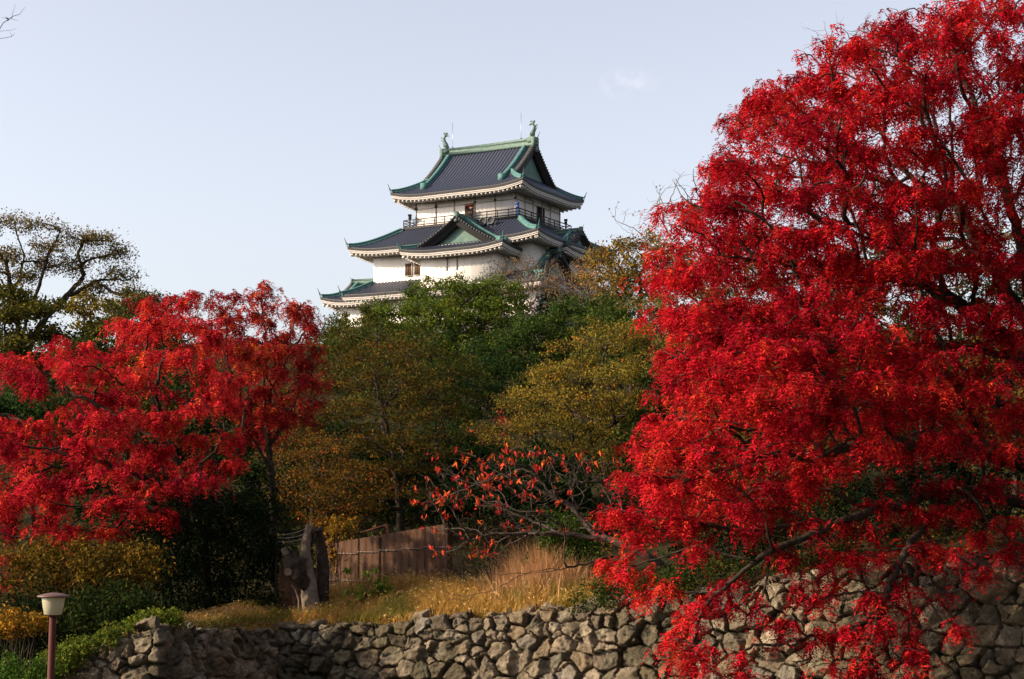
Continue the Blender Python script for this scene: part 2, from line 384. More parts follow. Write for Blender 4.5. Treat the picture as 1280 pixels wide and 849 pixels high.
    i = np.arange(n0 * n1).reshape(n0, n1)
    q = np.stack([i[:-1, :-1], i[:-1, 1:], i[1:, 1:], i[1:, :-1]], -1).reshape(-1, 4)
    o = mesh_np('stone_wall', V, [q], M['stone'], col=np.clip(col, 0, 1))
    tag(o, 'long dry stone wall of rough tan rocks along the bottom, stepping back at its dark corner', 'stone wall')
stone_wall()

# ------------------------------------------------------------------ the castle keep
KA = R(29.5); K0 = 17.0                                # plan angle; height of the balcony floor above the foot
KO = np.array([0.419, 165.0, 36.496 - K0])
keep = empty('castle_keep', KO, -KA)
tag(keep, 'white three storey castle keep with dark tiled roofs and green copper ridges on the hill', 'castle')
def kw(u, v, h):
    c, s = math.cos(KA), math.sin(KA)
    return np.array([KO[0] + c * u + s * v, KO[1] - s * u + c * v, KO[2] + K0 + h])
OFF = (0, 0, K0)
def ribs(x, sp=.42): return .11 * np.sqrt(np.clip(np.cos(2 * np.pi * x / sp) * .5 + .5, 0, 1))
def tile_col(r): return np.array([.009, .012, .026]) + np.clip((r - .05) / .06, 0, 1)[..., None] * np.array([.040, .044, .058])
def ring_loop(rect, inset, lift, n=36, R_=4.0):
    """closed loop of points of a rectangle shrunk by inset; z holds the corner lift of the outer edge"""
    x0, x1, y0, y1 = rect; pts = []
    t = np.linspace(0, 1, n, endpoint=False); t = .5 - .5 * np.cos(np.pi * t)
    for (ax, ay), (bx, by) in (((x0, y0), (x1, y0)), ((x1, y0), (x1, y1)), ((x1, y1), (x0, y1)), ((x0, y1), (x0, y0))):
        ox = ax + (bx - ax) * t; oy = ay + (by - ay) * t
        L = abs(bx - ax) + abs(by - ay); e = np.minimum(t, 1 - t) * L
        z = lift * np.clip(1 - e / R_, 0, 1) ** 2
        ix0, ix1, iy0, iy1 = x0 + inset, x1 - inset, y0 + inset, y1 - inset
        fx = np.interp(ox, [x0, x1], [ix0, ix1]); fy = np.interp(oy, [y0, y1], [iy0, iy1])
        pts.append(np.stack([fx, fy, z], 1))
    return np.concatenate(pts)
def eave_parts(rect, h, lift, over, parent, mapf, R_=4.0, keepf=None):
    """tile edge, white fascia, soffit and rafter ends under an eave; mapf maps local (a,b,z) to keep (u,v,h)"""
    def strip(b, sections):
        loops = [ring_loop(rect, i, lift, R_=R_) + np.array([0, 0, h + z]) for i, z in sections]
        n = len(loops[0])
        for A_, B_ in zip(loops[:-1], loops[1:]):
            ok = np.ones(n, bool) if keepf is None else np.array([keepf(p) and keepf(q) for p, q in zip(A_, np.roll(A_, -1, 0))])
            v = mapf(np.concatenate([A_, B_])); i = np.arange(n)[ok]; j = (i + 1) % n
            b.add(v, np.stack([i, j, j + n, i + n], 1))
    b = MB(); strip(b, [(0, .09), (-.03, -.02), (0, -.2), (.1, -.2)]); b.build('eave_tile_edge', M['tile_edge'], parent, off=OFF)
    b = MB(); strip(b, [(.06, -.16), (.06, -.36), (.12, -.365), (.12, -.53), (.42, -.54)]); f = b.build('eave_fascia', M['plaster_trim'], parent, off=OFF)
    b = MB(); strip(b, [(.40, -.53), (over + .1, -.30)]); b.build('soffit', M['plaster'], parent, off=OFF)
    b = MB(); x0, x1, y0, y1 = rect
    def tooth(p, q):
        if keepf is not None and not (keepf(p) and keepf(q)): return
        P_ = mapf(np.array([p, q])); b.bar(P_[0], P_[1], .22, .19)
    for side in range(4):
        L = (x1 - x0) if side % 2 == 0 else (y1 - y0); n = int((L - .5) / .52)
        for k in range(n + 1):
            s = (L - n * .52) / 2 + k * .52; e = min(s, L - s); z = lift * max(0, 1 - e / R_) ** 2 + h - .63
            inn = min(over, max(e, .35))
            p, q = {0: ((x0 + s, y0 + .2, z), (x0 + s, y0 + inn, h - .45)), 1: ((x1 - .2, y0 + s, z), (x1 - inn, y0 + s, h - .45)),
                    2: ((x0 + s, y1 - .2, z), (x0 + s, y1 - inn, h - .45)), 3: ((x0 + .2, y0 + s, z), (x0 + inn, y0 + s, h - .45))}[side]
            tooth(p, q)
    b.build('rafter_ends', M['plaster_trim'], parent, off=OFF)
RIDGE = [(-.5, 0), (-.5, .22), (-.34, .26), (-.34, .5), (-.42, .54), (-.3, .72), (0, .8), (.3, .72), (.42, .54), (.34, .5), (.34, .26), (.5, .22), (.5, 0)]
def rprof(sw, sh): return [(a * sw, b * sh) for a, b in RIDGE]
def horn(b, p, d, size):
    """upturned tip at the end of a hip ridge"""
    d = np.array(d, float); d /= np.linalg.norm(d)
    pts = [np.array(p) + d * size * t + np.array([0, 0, size * (1.5 * t * t)]) for t in np.linspace(0, 1, 6)]
    b.tube(pts, np.linspace(.2, .05, 6) * size * .9, 6)
def irimoya(name, ca, cb, along, La, Lb, h, Hr, dg, ov, lift, over, ends=(1, 1), back=None, ridge_h=.75, ridge_w=.8, R_=4.0, gable_mat='copper_panel', sides=True):
    """hip and gable roof; along 'u' or 'v' (v: +a faces -v). ends: gable at (-a, +a); back = a where a buried roof stops"""
    if along == 'u': mapf = lambda p: np.stack([ca + np.asarray(p)[:, 0], cb + np.asarray(p)[:, 1], np.asarray(p)[:, 2]], 1)
    else: mapf = lambda p: np.stack([ca + np.asarray(p)[:, 1], cb - np.asarray(p)[:, 0], np.asarray(p)[:, 2]], 1)
    A0 = -La if back is None else back
    Z = lambda d: Hr * (.66 * (d / Lb) + .34 * (d / Lb) ** 2)
    lf = lambda a, b: lift * np.clip(1 - np.maximum(np.where(np.abs(Lb - np.abs(b)) < La - np.abs(a), La - np.abs(a), Lb - np.abs(b)), 0) / R_, 0, 1) ** 2 * np.clip(1 - np.minimum(La - np.abs(a), Lb - np.abs(b)) / (Lb * .6), 0, 1)
    surf = lambda a, b, d: h + Z(d) + lf(a, b)
    rb = MB(); g1 = La - dg + ov
    def block(as_, dmaxf, side):
        as_ = np.asarray(as_); t = np.linspace(0, 1, 15)
        for sgn in (-1, 1):
            if side == 'long':
                d = t[None] * dmaxf(as_)[:, None]; a = np.repeat(as_[:, None], 15, 1); b_ = sgn * (Lb - d); r = ribs(a)
            else:
                if sgn == -1 and (back is not None or not ends[0]): continue
                d = t[None] * dmaxf(as_)[:, None]; b_ = np.repeat(as_[:, None], 15, 1); a = sgn * (La - d); r = ribs(b_)
            z = surf(a, b_, d) + r + .02
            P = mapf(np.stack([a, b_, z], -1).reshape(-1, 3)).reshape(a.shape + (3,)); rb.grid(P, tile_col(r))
    st = .06
    lo = max(-g1, A0) if ends[0] or back is not None else A0
    block(np.arange(lo, g1 + st / 2, st), lambda a: np.full(len(a), Lb), 'long')
    block(np.arange(g1, La - .02, st), lambda a: La - a, 'long')
    if back is None: block(np.arange(-La + .02, -g1 + st / 2, st), lambda a: La + a, 'long')
    block(np.arange(-Lb + .02, Lb, st), lambda b_: np.minimum(Lb - np.abs(b_), dg + .05), 'short')
    root = rb.build(name, M['tile'], keep, off=OFF)
    keepf = None if back is None else (lambda p: p[0] > back)
    eave_parts((-La, La, -Lb, Lb), h, lift, over, root, mapf, R_, keepf)
    # main ridge
    top = h + Hr
    m = MB(); a0 = A0 + dg - ov if back is None else A0
    m.sweep(mapf(np.array([(a0 + .15, 0, top - .12), ((a0 + g1) / 2, 0, top - .17), (g1 - .15, 0, top - .12)])), rprof(ridge_w, ridge_h / .8 + .12))
    m.build('main_ridge', M['copper_pale'], root, off=OFF)
    for e in ((-1, 1) if back is None else (1,)):
        if not ends[0 if e < 0 else 1]: continue
        ga = e * (La - dg)
        # gable panel and bargeboards
        bs = np.linspace(-Lb + dg * .9, Lb - dg * .9, 33); zz = h + Z(Lb - np.abs(bs)) - .12; z0 = h + Z(dg) - .1
        g = MB(); g.grid(np.stack([mapf(np.stack([bs * 0 + ga, bs, bs * 0 + z0], 1)), mapf(np.stack([bs * 0 + ga, bs, np.maximum(zz, z0 + .01)], 1))], 0))
        g.build('gable_panel', M[gable_mat], root, off=OFF)
        for sg in (-1, 1):
            bb = np.linspace(0, Lb - dg * .7, 22) * sg; dd = Lb - np.abs(bb)
            edge = np.stack([bb * 0 + e * (La - dg + ov), bb, h + Z(dd)], 1)
            g = MB(); i0 = mapf(edge + (0, 0, .14)); i1 = mapf(edge + (0, 0, -.24)); i2 = mapf(edge + (-e * .2, 0, -.24)); i3 = mapf(edge + (-e * .2, 0, -.82)); i4 = mapf(edge + (-e * (ov + .1), 0, -.86)); i5 = mapf(edge + (-e * (ov + .1), 0, 0.0))
            g.grid(np.stack([i0, i1, i2, i3, i4, i5], 0)); g.build('bargeboard', M['dark_wood'], root, off=OFF)
            # tile ends along the verge
            g = MB(); L = np.concatenate([[0], np.cumsum(np.linalg.norm(np.diff(edge, axis=0), axis=1))])
            for s in np.arange(.25, L[-1], .36):
                p = np.array([np.interp(s, L, edge[:, k]) for k in range(3)])
                q = mapf(np.array([p + (e * .07, 0, .04), p + (-e * .55, 0, .12)])); g.bar(q[0], q[1], .24, .26)
            g.build('verge_tiles', M['tile_edge'], root, off=OFF)
            # descending ridge
            ra = e * (La - dg + ov - 1.15); bb = np.linspace(.35, Lb - dg * .55, 14) * sg
            m = MB(); q = np.stack([bb * 0 + ra, bb, h + Z(Lb - np.abs(bb)) - .03], 1); m.sweep(mapf(q), rprof(.62, .62))
            pe = q[-1]; k = mapf(np.array([pe + (0, -sg * .1, .2), pe + (0, sg * .4, .22)])); m.bar(k[0], k[1], .7, .75)
            m.build('descending_ridge', M['copper'], root, off=OFF)
            # hip ridge, with its upturned tip
            dd = np.linspace(dg * 1.02, .12, 10); m = MB()
            q = np.stack([e * (La - dd), sg * (Lb - dd), surf(e * (La - dd), sg * (Lb - dd), dd) - .03], 1)
            m.sweep(mapf(q), rprof(.5, .55)); kk = mapf(q[-2:] + (0, 0, .28)); horn(m, kk[1], (kk[1] - kk[0]) * (1, 1, 0), .5)
            kk2 = mapf(q[-2:] + (0, 0, .0)); horn(m, kk2[1], (kk2[1] - kk2[0]) * (1, 1, 0), .36)
            m.build('hip_ridge', M['copper'], root, off=OFF)
        # ridge end ornament
        m = MB(); p = np.array([e * (La - dg + ov - .1), 0, top]); k = ridge_h / .85
        q = mapf(np.array([p + (-e * .28 * k, 0, .15), p + (e * .14 * k, 0, .15)])); m.bar(q[0], q[1], .95 * k, 1.25 * k)
        q = mapf(np.array([p + (-e * .2 * k, 0, -.55 * k), p + (e * .2 * k, 0, -.55 * k)])); m.bar(q[0], q[1], .6 * k, .6 * k)
        horn(m, mapf(np.array([p + (0, 0, .6 * k)]))[0], mapf(np.array([p + (e, 0, 0)]))[0] - mapf(np.array([p]))[0], .5 * k)
        m.build('ridge_end_ornament', M['copper_pale'], root, off=OFF)
    return root, mapf, top
def skirt(name, outer, inner, h, hi, lift, over, sides=(1, 1, 1, 1), R_=4.5):
    """skirt roof from an outer eave rectangle up to an inner rectangle"""
    x0, x1, y0, y1 = outer; X0, X1, Y0, Y1 = inner; rb = MB(); st = .06; t = np.linspace(0, 1, 13)
    prof = lambda q: h + (hi - h) * (.75 * q + .25 * q * q)
    def side(lo, hi_, ilo, ihi, edge, iedge, axis):
        cs = np.arange(lo + .01, hi_, st)
        tm = np.clip(np.minimum((cs - lo) / max(ilo - lo, 1e-3), (hi_ - cs) / max(hi_ - ihi, 1e-3)), 0, 1)
        q = t[None] * tm[:, None]; c = np.repeat(cs[:, None], len(t), 1)
        e = np.minimum(c - lo, hi_ - c); z = prof(q) + lift * np.clip(1 - e / R_, 0, 1) ** 2 * (1 - q) ** 2 + ribs(c) + .02
        o = edge + (iedge - edge) * q
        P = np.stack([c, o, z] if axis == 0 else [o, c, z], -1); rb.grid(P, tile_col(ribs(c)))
    if sides[0]: side(x0, x1, X0, X1, y0, Y0, 0)
    if sides[1]: side(y0, y1, Y0, Y1, x1, X1, 1)
    if sides[2]: side(x0, x1, X0, X1, y1, Y1, 0)
    if sides[3]: side(y0, y1, Y0, Y1, x0, X0, 1)
    root = rb.build(name, M['tile'], keep, off=OFF)
    eave_parts(outer, h, lift, over, root, lambda p: np.asarray(p, float), R_)
    for (ox, oy), (ix, iy) in (((x0, y0), (X0, Y0)), ((x1, y0), (X1, Y0)), ((x1, y1), (X1, Y1)), ((x0, y1), (X0, Y1))):
        q = np.linspace(1, .02, 12); m = MB()
        P = np.stack([ox + (ix - ox) * q, oy + (iy - oy) * q, prof(q) + lift * np.clip(1 - np.minimum(abs(ix - ox), abs(iy - oy)) * q / R_, 0, 1) ** 2 * (1 - q) ** 2 - .03], 1)
        m.sweep(P, rprof(.55, .6)); horn(m, P[-1] + (0, 0, .3), (P[-1] - P[-3]) * (1, 1, 0), .5); horn(m, P[-1], (P[-1] - P[-3]) * (1, 1, 0), .36)
        m.build('hip_ridge', M['copper'], root, off=OFF)
    return root
def walls(name, u0, u1, v0, v1, h0, h1, flare=0):
    b = MB(); f = flare
    v = [(u0 - f, v0 - f, h0), (u1 + f, v0 - f, h0), (u1 + f, v1 + f, h0), (u0 - f, v1 + f, h0), (u0, v0, h1), (u1, v0, h1), (u1, v1, h1), (u0, v1, h1)]
    b.add(v, [(0, 1, 5, 4), (1, 2, 6, 5), (2, 3, 7, 6), (3, 0, 4, 7), (4, 5, 6, 7)])
    return b.build(name, M['plaster'], keep, off=OFF)
def front(b, u0, u1, h0, h1, v, p=.05): b.box(u0, u1, v - p, v + .02, h0, h1)
def right(b, v0, v1, h0, h1, u, p=.05): b.box(u - .02, u + p, v0, v1, h0, h1)

# third storey
W3 = walls('third_storey_wall', -12.5, 0, 0, 9.9, -.6, 3.4)
b = MB()
for h in (1.62, 2.38): front(b, -12.55, .05, h, h + .1, 0, .07); right(b, -.05, 9.95, h, h + .1, 0, .07)
for u in (-12.45, -9.9, -7.6, -5.0, -2.5, -.06): front(b, u - .06, u + .06, -.5, 2.5, 0, .06)
for v in (.06, 1.9, 3.7, 5.7, 7.6, 9.84): right(b, v - .06, v + .06, -.5, 2.5, 0, .06)
b.build('wall_battens', M['batten'], W3, off=OFF)
for u, h in ((-12.45, 1.72), (-9.9, 1.72), (-5, 1.72), (-2.5, 1.72), (-.06, 1.72)):
    b = MB(); front(b, u - .12, u + .12, h - .1, h + .14, 0, .13); b.build('nail_cover', M['dark_wood'], W3, off=OFF)
b = MB(); front(b, -6.15, -5.12, -.5, 1.6, 0, .05); d = b.build('doorway', M['interior'], W3, off=OFF)
b = MB(); front(b, -6.22, -6.15, -.5, 1.66, 0, .1); front(b, -5.12, -5.05, -.5, 1.66, 0, .1); front(b, -6.22, -5.05, 1.6, 1.68, 0, .1); b.build('door_frame', M['brown_wood'], d, off=OFF)
b = MB(); front(b, -5.72, -5.16, 1.16, 1.34, 0, .07); front(b, -6.1, -5.16, 1.5, 1.58, 0, .065); b.build('inner_beam', mat('lit_beam', (.5, .16, .08), .6), d, off=OFF)  # reddish light inside the doorway, put into the beams' colour
b = MB(); right(b, 4.6, 6.1, -.5, 1.6, 0, .05); d = b.build('doorway', M['interior'], W3, off=OFF)
b = MB(); right(b, 4.5, 4.6, -.5, 1.66, 0, .1); right(b, 6.1, 6.2, -.5, 1.66, 0, .1); right(b, 4.5, 6.2, 1.6, 1.68, 0, .11); b.build('door_frame', M['brown_wood'], d, off=OFF)
top_roof, tmap, ttop = irimoya('top_roof', -6.25, 4.95, 'u', 8.2, 6.95, 2.85, 5.7, 2.95, .75, .5, 2.0, ridge_h=.85)
def fish(e):
    """roof fish finial: head on the ridge, body arched up, forked tail"""
    b = MB(); base = np.array([-6.25 + e * 5.55, 4.95, ttop + .55]); i = -e
    path = [(0.0 * i, .05), (.12 * i, .38), (.02 * i, .75), (-.16 * i, 1.12), (-.2 * i, 1.45), (-.06 * i, 1.75)]
    pts = [base + (a, 0, z) for a, z in path]; b.tube(pts, [.34, .33, .27, .2, .14, .09], 9)
    b.tube([base + (.1 * i, 0, .1), base + (.42 * i, 0, .12), base + (.62 * i, 0, .24)], [.27, .2, .1], 8)
    for dx, dz in ((.42, .38), (.55, .02), (-.28, .42)):
        p0 = pts[-1]; p1 = p0 + (i * dx * .5, 0, dz * .8); p2 = p0 + (i * dx, 0, dz * .75 - (.12 if dx > .5 else 0)); b.tube([p0, p1, p2], [.1, .12, .02], 6)
    for k in (1, 2, 3, 4): b.tube([pts[k] + (-i * .12, 0, 0), pts[k] + (-i * .42, 0, .2)], [.12, .03], 5)
    for s in (-1, 1): b.tube([pts[1] + (0, s * .2, 0), pts[1] + (-.1 * i, s * .5, .28)], [.12, .03], 5)
    b.box(base[0] - .5, base[0] + .5, base[1] - .42, base[1] + .42, base[2] - .3, base[2] + .02)
    return b.build('fish_finial', M['copper_pale'], keep, smooth=False, off=OFF)
fish(-1); fish(1)
for u in (-10.9, -2.15):
    b = MB(); z = ttop + .55
    b.tube([(u, 4.95, z), (u, 4.95, z + .35)], [.16, .12], 8); b.tube([(u, 4.95, z + .3), (u, 4.95, z + 3.2)], [.03, .018], 5)
    b.build('lightning_rod', M['grey_metal'], keep, off=OFF)
# balcony
b = MB(); b.box(-13.55, 1.0, -1.0, 10.9, -.62, -.45); b.box(-13.4, .85, -.85, 10.75, -.95, -.62)
bal = b.build('balcony', M['dark_wood'], keep, off=OFF)
def rail_side(p, q):
    p, q = np.array(p, float), np.array(q, float); b = MB(); n = int(np.linalg.norm(q - p) / 1.25)
    for z, w in ((.42, .09), (.1, .06), (-.2, .1), (-.38, .09)): b.bar(p + (0, 0, z), q + (0, 0, z), w, w)
    for k in range(n + 1): c = p + (q - p) * k / n; b.bar(c + (0, 0, -.45), c + (0, 0, .45), .08, .08, (1, 0, 0))
    return b.build('railing', M['dark_wood'], bal, off=OFF)
c = [(-13.45, -.9, 0), (.9, -.9, 0), (.9, 10.8, 0), (-13.45, 10.8, 0)]
for k in range(4): rail_side(c[k], c[(k + 1) % 4])
# second storey, its skirt roof and two gabled bays
W2 = walls('second_storey_wall', -15.9, 3.6, -3, 10.8, -7.4, -2.5)
mid = skirt('middle_roof', (-17.9, 5.4, -5.0, 12.8), (-13.5, 1.0, -1.0, 10.9), -3.2, -.75, .45, 1.9)
bay = walls('bay_wall', -8.3, .75, -5.5, -2.0, -8.0, -3.6)
irimoya('front_gable_roof', -3.75, -2.5, 'v', 4.6, 6.2, -4.38, 3.5, 1.95, .82, .42, 1.6, back=-4.2, ridge_h=.5, ridge_w=.6, R_=4.2)
rbay = walls('bay_wall', 2, 4.2, 1.6, 8.0, -7.4, -3.5)
irimoya('side_gable_roof', 2.0, 4.8, 'u', 3.75, 4.3, -3.95, 2.45, .75, .35, .35, 1.1, back=-4.0, ridge_h=.45, ridge_w=.6, R_=3.2)
def lattice_window(name, u0, u1, h0, h1, v, parent, n=4):
    b = MB(); front(b, u0, u1, h0, h1, v, .03); w = b.build(name, M['interior'], parent, off=OFF)
    b = MB(); f = .09
    front(b, u0 - f, u1 + f, h1, h1 + f, v, .1); front(b, u0 - f, u1 + f, h0 - f, h0, v, .12); front(b, u0 - f, u0, h0, h1, v, .1); front(b, u1, u1 + f, h0, h1, v, .1)
    b.build('window_frame', M['plaster_trim'], w, off=OFF)
    b = MB()
    for k in range(n): x = u0 + (u1 - u0) * (k + .5) / n; front(b, x - .045, x + .045, h0, h1, v, .07)
    b.build('window_bars', M['brown_wood'], w, off=OFF); return w
lattice_window('window', -11.75, -10.98, -6.05, -4.75, -3, W2)
lattice_window('window', -10.6, -9.85, -6.05, -4.75, -3, W2)
lattice_window('window', 1.6, 2.25, -5.6, -4.55, -3, W2)
for u in (-5.05, -3.85):
    b = MB(); front(b, u - .09, u + .09, -6.35, -4.95, -5.5, .05); b.build('loophole', M['batten'], bay, off=OFF)
for v0, v1, h0, h1, u in ((2.6, 4.0, -5.15, -4.55, 4.2), (2.4, 2.9, -6.6, -6.0, 4.2), (5.4, 6.3, -6.9, -6.3, 4.2)):
    b = MB(); right(b, v0, v1, h0, h1, u, .03); w = b.build('window', M['interior'], rbay, off=OFF)
    b = MB(); right(b, v0 - .1, v1 + .1, h1, h1 + .1, u, .1); right(b, v0 - .1, v1 + .1, h0 - .1, h0, u, .1); right(b, v0 - .1, v0, h0 - .05, h1 + .05, u, .09); right(b, v1, v1 + .1, h0 - .05, h1 + .05, u, .09); b.build('window_frame', M['plaster_trim'], w, off=OFF)
# first storey
W1 = walls('first_storey_wall', -17.5, 5.0, -4.2, 11.6, -11.4, -7.6)
skirt('lower_roof', (-18.0, 6.2, -5.9, 13.2), (-15.9, 3.6, -3.0, 10.8), -8.15, -6.6, .1, 1.7)
irimoya('lower_side_gable_roof', 2.4, .1, 'u', 4.1, 5.8, -7.95, 3.5, 1.75, .45, .5, 1.6, back=-4.0, ridge_h=.5, ridge_w=.7, R_=3.6)
walls('bay_wall', 1, 5.2, -4.35, 4.6, -11.4, -7.4)
irimoya('lower_end_gable_roof', -17.2, -2.0, 'u', 3.7, 3.7, -8.55, 2.35, 1.85, .4, .5, 1.5, back=None, ridge_h=.5, ridge_w=.7, R_=3.2, ends=(1, 0))
walls('bay_wall', -19.4, -14.5, -4.25, .2, -11.6, -8.3)
# battered stone foot
b = MB(); f = 2.6
b.add([(-19.2 - f, -4.4 - f, -K0 - 3), (5.4 + f, -4.4 - f, -K0 - 3), (5.4 + f, 11.8 + f, -K0 - 3), (-19.2 - f, 11.8 + f, -K0 - 3), (-19.2, -4.6, -11.3), (5.4, -4.6, -11.3), (5.4, 11.8, -11.3), (-19.2, 11.8, -11.3)],
      [(0, 1, 5, 4), (1, 2, 6, 5), (2, 3, 7, 6), (3, 0, 4, 7), (4, 5, 6, 7)])
b.build('stone_base', mat('base_stone', (.26, .235, .2), .9, noise=(.9, .9, (.14, .125, .11)), bump=(1.2, 1, .3)), keep, off=OFF)
M['rim'] = mat('rim', (.12, .13, .15), .5, .3)
# telescopes on the balcony, floodlights on the roof, a visitor
def telescope(u, v, label, m):
    e = empty('telescope', kw(u, v, -.45), -KA + .5)
    tag(e, label, 'telescope', 'coin telescopes on the castle balcony')
    b = MB(); b.lathe([(.02, 0), (.24, 0), (.22, .06), (.1, .1), (.085, 1.05), (.02, 1.06)], k=10); b.build('pedestal', m, e)
    b = MB(); b.box(-.16, .16, -.2, .2, 1.03, 1.3); b.build('coin_box', m, e)
    b = MB()
    for s in (-.09, .09): b.tube([(s, .34, 1.4), (s, -.1, 1.42), (s, -.42, 1.44)], [.06, .1, .12], 8)
    b.bar((-.2, -.2, 1.47), (.2, -.2, 1.47), .5, .1); b.build('eyepieces', m, e)
    return e
telescope(.45, -.45, 'blue coin telescope at the near corner of the castle balcony', M['blue'])
telescope(-12.95, -.45, 'dark coin telescope at the balcony end above the lattice windows', M['dark_wood'])
telescope(.5, 10.3, 'dark coin telescope against the sky at the far balcony corner, over the small side gable', M['dark_wood'])
for u, lab in ((-2.75, 'round roof floodlight beside the front gable of the castle, the one nearer that gable'), (-1.8, 'round roof floodlight below the castle balcony, the one farther from the front gable')):
    e = empty('floodlight', kw(u, -1.9, -1.35), -KA); tag(e, lab, 'floodlight', 'pair of floodlights under the castle balcony')
    b = MB(); a = np.linspace(0, 2 * math.pi, 19); b.tube(np.stack([.38 * np.cos(a), a * 0 - .25, .55 + .38 * np.sin(a)], 1), .055, 6); b.build('rim', M['rim'], e)
    b = MB(); k = 18; a = np.arange(k) * 2 * math.pi / k
    b.add(np.concatenate([np.stack([.36 * np.cos(a), a * 0 - .24, .55 + .36 * np.sin(a)], 1), np.stack([.2 * np.cos(a), a * 0 + .12, .55 + .2 * np.sin(a)], 1), [(0, .12, .55)], [(0, -.22, .55)]]),
          [(i, (i + 1) % k, (i + 1) % k + k, i + k) for i in range(k)], [(i + k, (i + 1) % k + k, 2 * k) for i in range(k)] + [(i, (i + 1) % k, 2 * k + 1) for i in range(k)])
    b.build('lamp_housing', M['dark_wood'], e)
    b = MB(); b.bar((-.42, -.1, .55), (-.42, -.1, -.15), .07, .07, (1, 0, 0)); b.bar((.42, -.1, .55), (.42, -.1, -.15), .07, .07, (1, 0, 0)); b.bar((-.45, -.1, -.12), (.45, -.1, -.12), .08, .08); b.build('bracket', M['grey_metal'], e)
def person(loc, rz, label):
    """a small standing visitor leaning forward on the railing, one continuous skinned body"""
    pts = {'pelvis': (0, 0, .92), 'waist': (0, -.03, 1.08), 'chest': (0, -.1, 1.3), 'neck': (0, -.15, 1.47), 'head': (0, -.18, 1.58), 'crown': (0, -.17, 1.69),
           'ls': (.17, -.1, 1.38), 'le': (.24, -.2, 1.14), 'lw': (.14, -.44, 1.02), 'lh': (.08, -.5, 1.0), 'rs': (-.17, -.1, 1.38), 're': (-.24, -.2, 1.14), 'rw': (-.14, -.44, 1.02), 'rh': (-.08, -.5, 1.0),
           'lhip': (.1, 0, .88), 'lk': (.11, -.02, .48), 'la': (.11, .03, .09), 'lt': (.12, -.14, .04), 'rhip': (-.1, 0, .88), 'rk': (-.11, .02, .48), 'ra': (-.11, .08, .09), 'rt': (-.12, -.09, .04)}
    rad = {'pelvis': .15, 'waist': .135, 'chest': .155, 'neck': .06, 'head': .09, 'crown': .075, 'ls': .075, 'le': .052, 'lw': .038, 'lh': .042, 'rs': .075, 're': .052, 'rw': .038, 'rh': .042,
           'lhip': .1, 'lk': .068, 'la': .05, 'lt': .04, 'rhip': .1, 'rk': .068, 'ra': .05, 'rt': .04}
    E_ = ['pelvis waist', 'waist chest', 'chest neck', 'neck head', 'head crown', 'chest ls', 'ls le', 'le lw', 'lw lh', 'chest rs', 'rs re', 're rw', 'rw rh', 'pelvis lhip', 'lhip lk', 'lk la', 'la lt', 'pelvis rhip', 'rhip rk', 'rk ra', 'ra rt']
    n = list(pts); me = bpy.data.meshes.new('tmp'); me.from_pydata([pts[k] for k in n], [tuple(n.index(x) for x in e.split()) for e in E_], [])
    o = bpy.data.objects.new('tmp', me); COL.objects.link(o)
    sk = o.modifiers.new('skin', 'SKIN'); 
    for k, sv in zip(n, me.skin_vertices[0].data): sv.radius = (rad[k], rad[k]); sv.use_root = (k == 'pelvis')
    o.modifiers.new('sub', 'SUBSURF').levels = 2
    ev = o.evaluated_get(bpy.context.evaluated_depsgraph_get()); m2 = bpy.data.meshes.new_from_object(ev); bpy.data.objects.remove(o)
    for mm in ('cloth', 'skin', 'hair'): m2.materials.append(M[mm])
    for p in m2.polygons:
        c = p.center; p.use_smooth = True
        p.material_index = 2 if (c.z > 1.62 or (c.z > 1.5 and c.y > -.17)) else 1 if (c.z > 1.47 or c.y < -.43) else 0
    r = bpy.data.objects.new('person', m2); COL.objects.link(r); r.location = [float(x) for x in loc]; r.rotation_euler = (0, 0, rz); tag(r, label, 'person')
    return r
person(kw(-5.15, -.42, -.45), -KA + .2, 'visitor in dark clothes leaning on the balcony railing before the open castle doorway')

# ------------------------------------------------------------------ trees
def grow(root_paths, att, bf):
    """connects scattered points into a branching tree (short links, short ways to the root)"""
    nodes = []; par = []; pl = []
    for path in root_paths:
        pts = np.asarray(path, float)
        # resample
        L = np.concatenate([[0], np.cumsum(np.linalg.norm(np.diff(pts, axis=0), axis=1))]); n = max(2, int(L[-1] / .35) + 1)
        s = np.linspace(0, L[-1], n); pts = np.stack([np.interp(s, L, pts[:, k]) for k in range(3)], 1)
        if not nodes: prev = -1; start = 0
        else:
            a = np.array(nodes); prev = int(np.argmin(np.linalg.norm(a - pts[0], axis=1))); start = 1
        for p in pts[start:]:
            nodes.append(p); par.append(prev); pl.append(0 if prev < 0 else pl[prev] + np.linalg.norm(p - nodes[prev])); prev = len(nodes) - 1
    N0 = len(nodes); nodes = np.array(nodes); pl = np.array(pl)
    n = len(att); allp = np.concatenate([nodes, att]); plen = np.concatenate([pl, np.zeros(n)]); parent = np.concatenate([np.array(par), np.full(n, -1)]).astype(int)
    best = np.full(n, 1e9); bp = np.zeros(n, int)
    for c in range(0, N0, 64):
        d = np.linalg.norm(att[:, None] - nodes[None, c:c + 64], axis=2) + bf * pl[None, c:c + 64]
        k = d.argmin(1); m = d[np.arange(n), k]; u = m < best; best[u] = m[u]; bp[u] = k[u] + c
    alive = np.ones(n, bool)
    for _ in range(n):
        i = int(np.argmin(best)); p = bp[i]; parent[N0 + i] = p
        L = plen[p] + np.linalg.norm(att[i] - allp[p]); plen[N0 + i] = L; alive[i] = False; best[i] = 1e18
        d = np.linalg.norm(att - att[i], axis=1) + bf * L
        u = alive & (d < best); best[u] = d[u]; bp[u] = N0 + i
    return allp, parent, N0
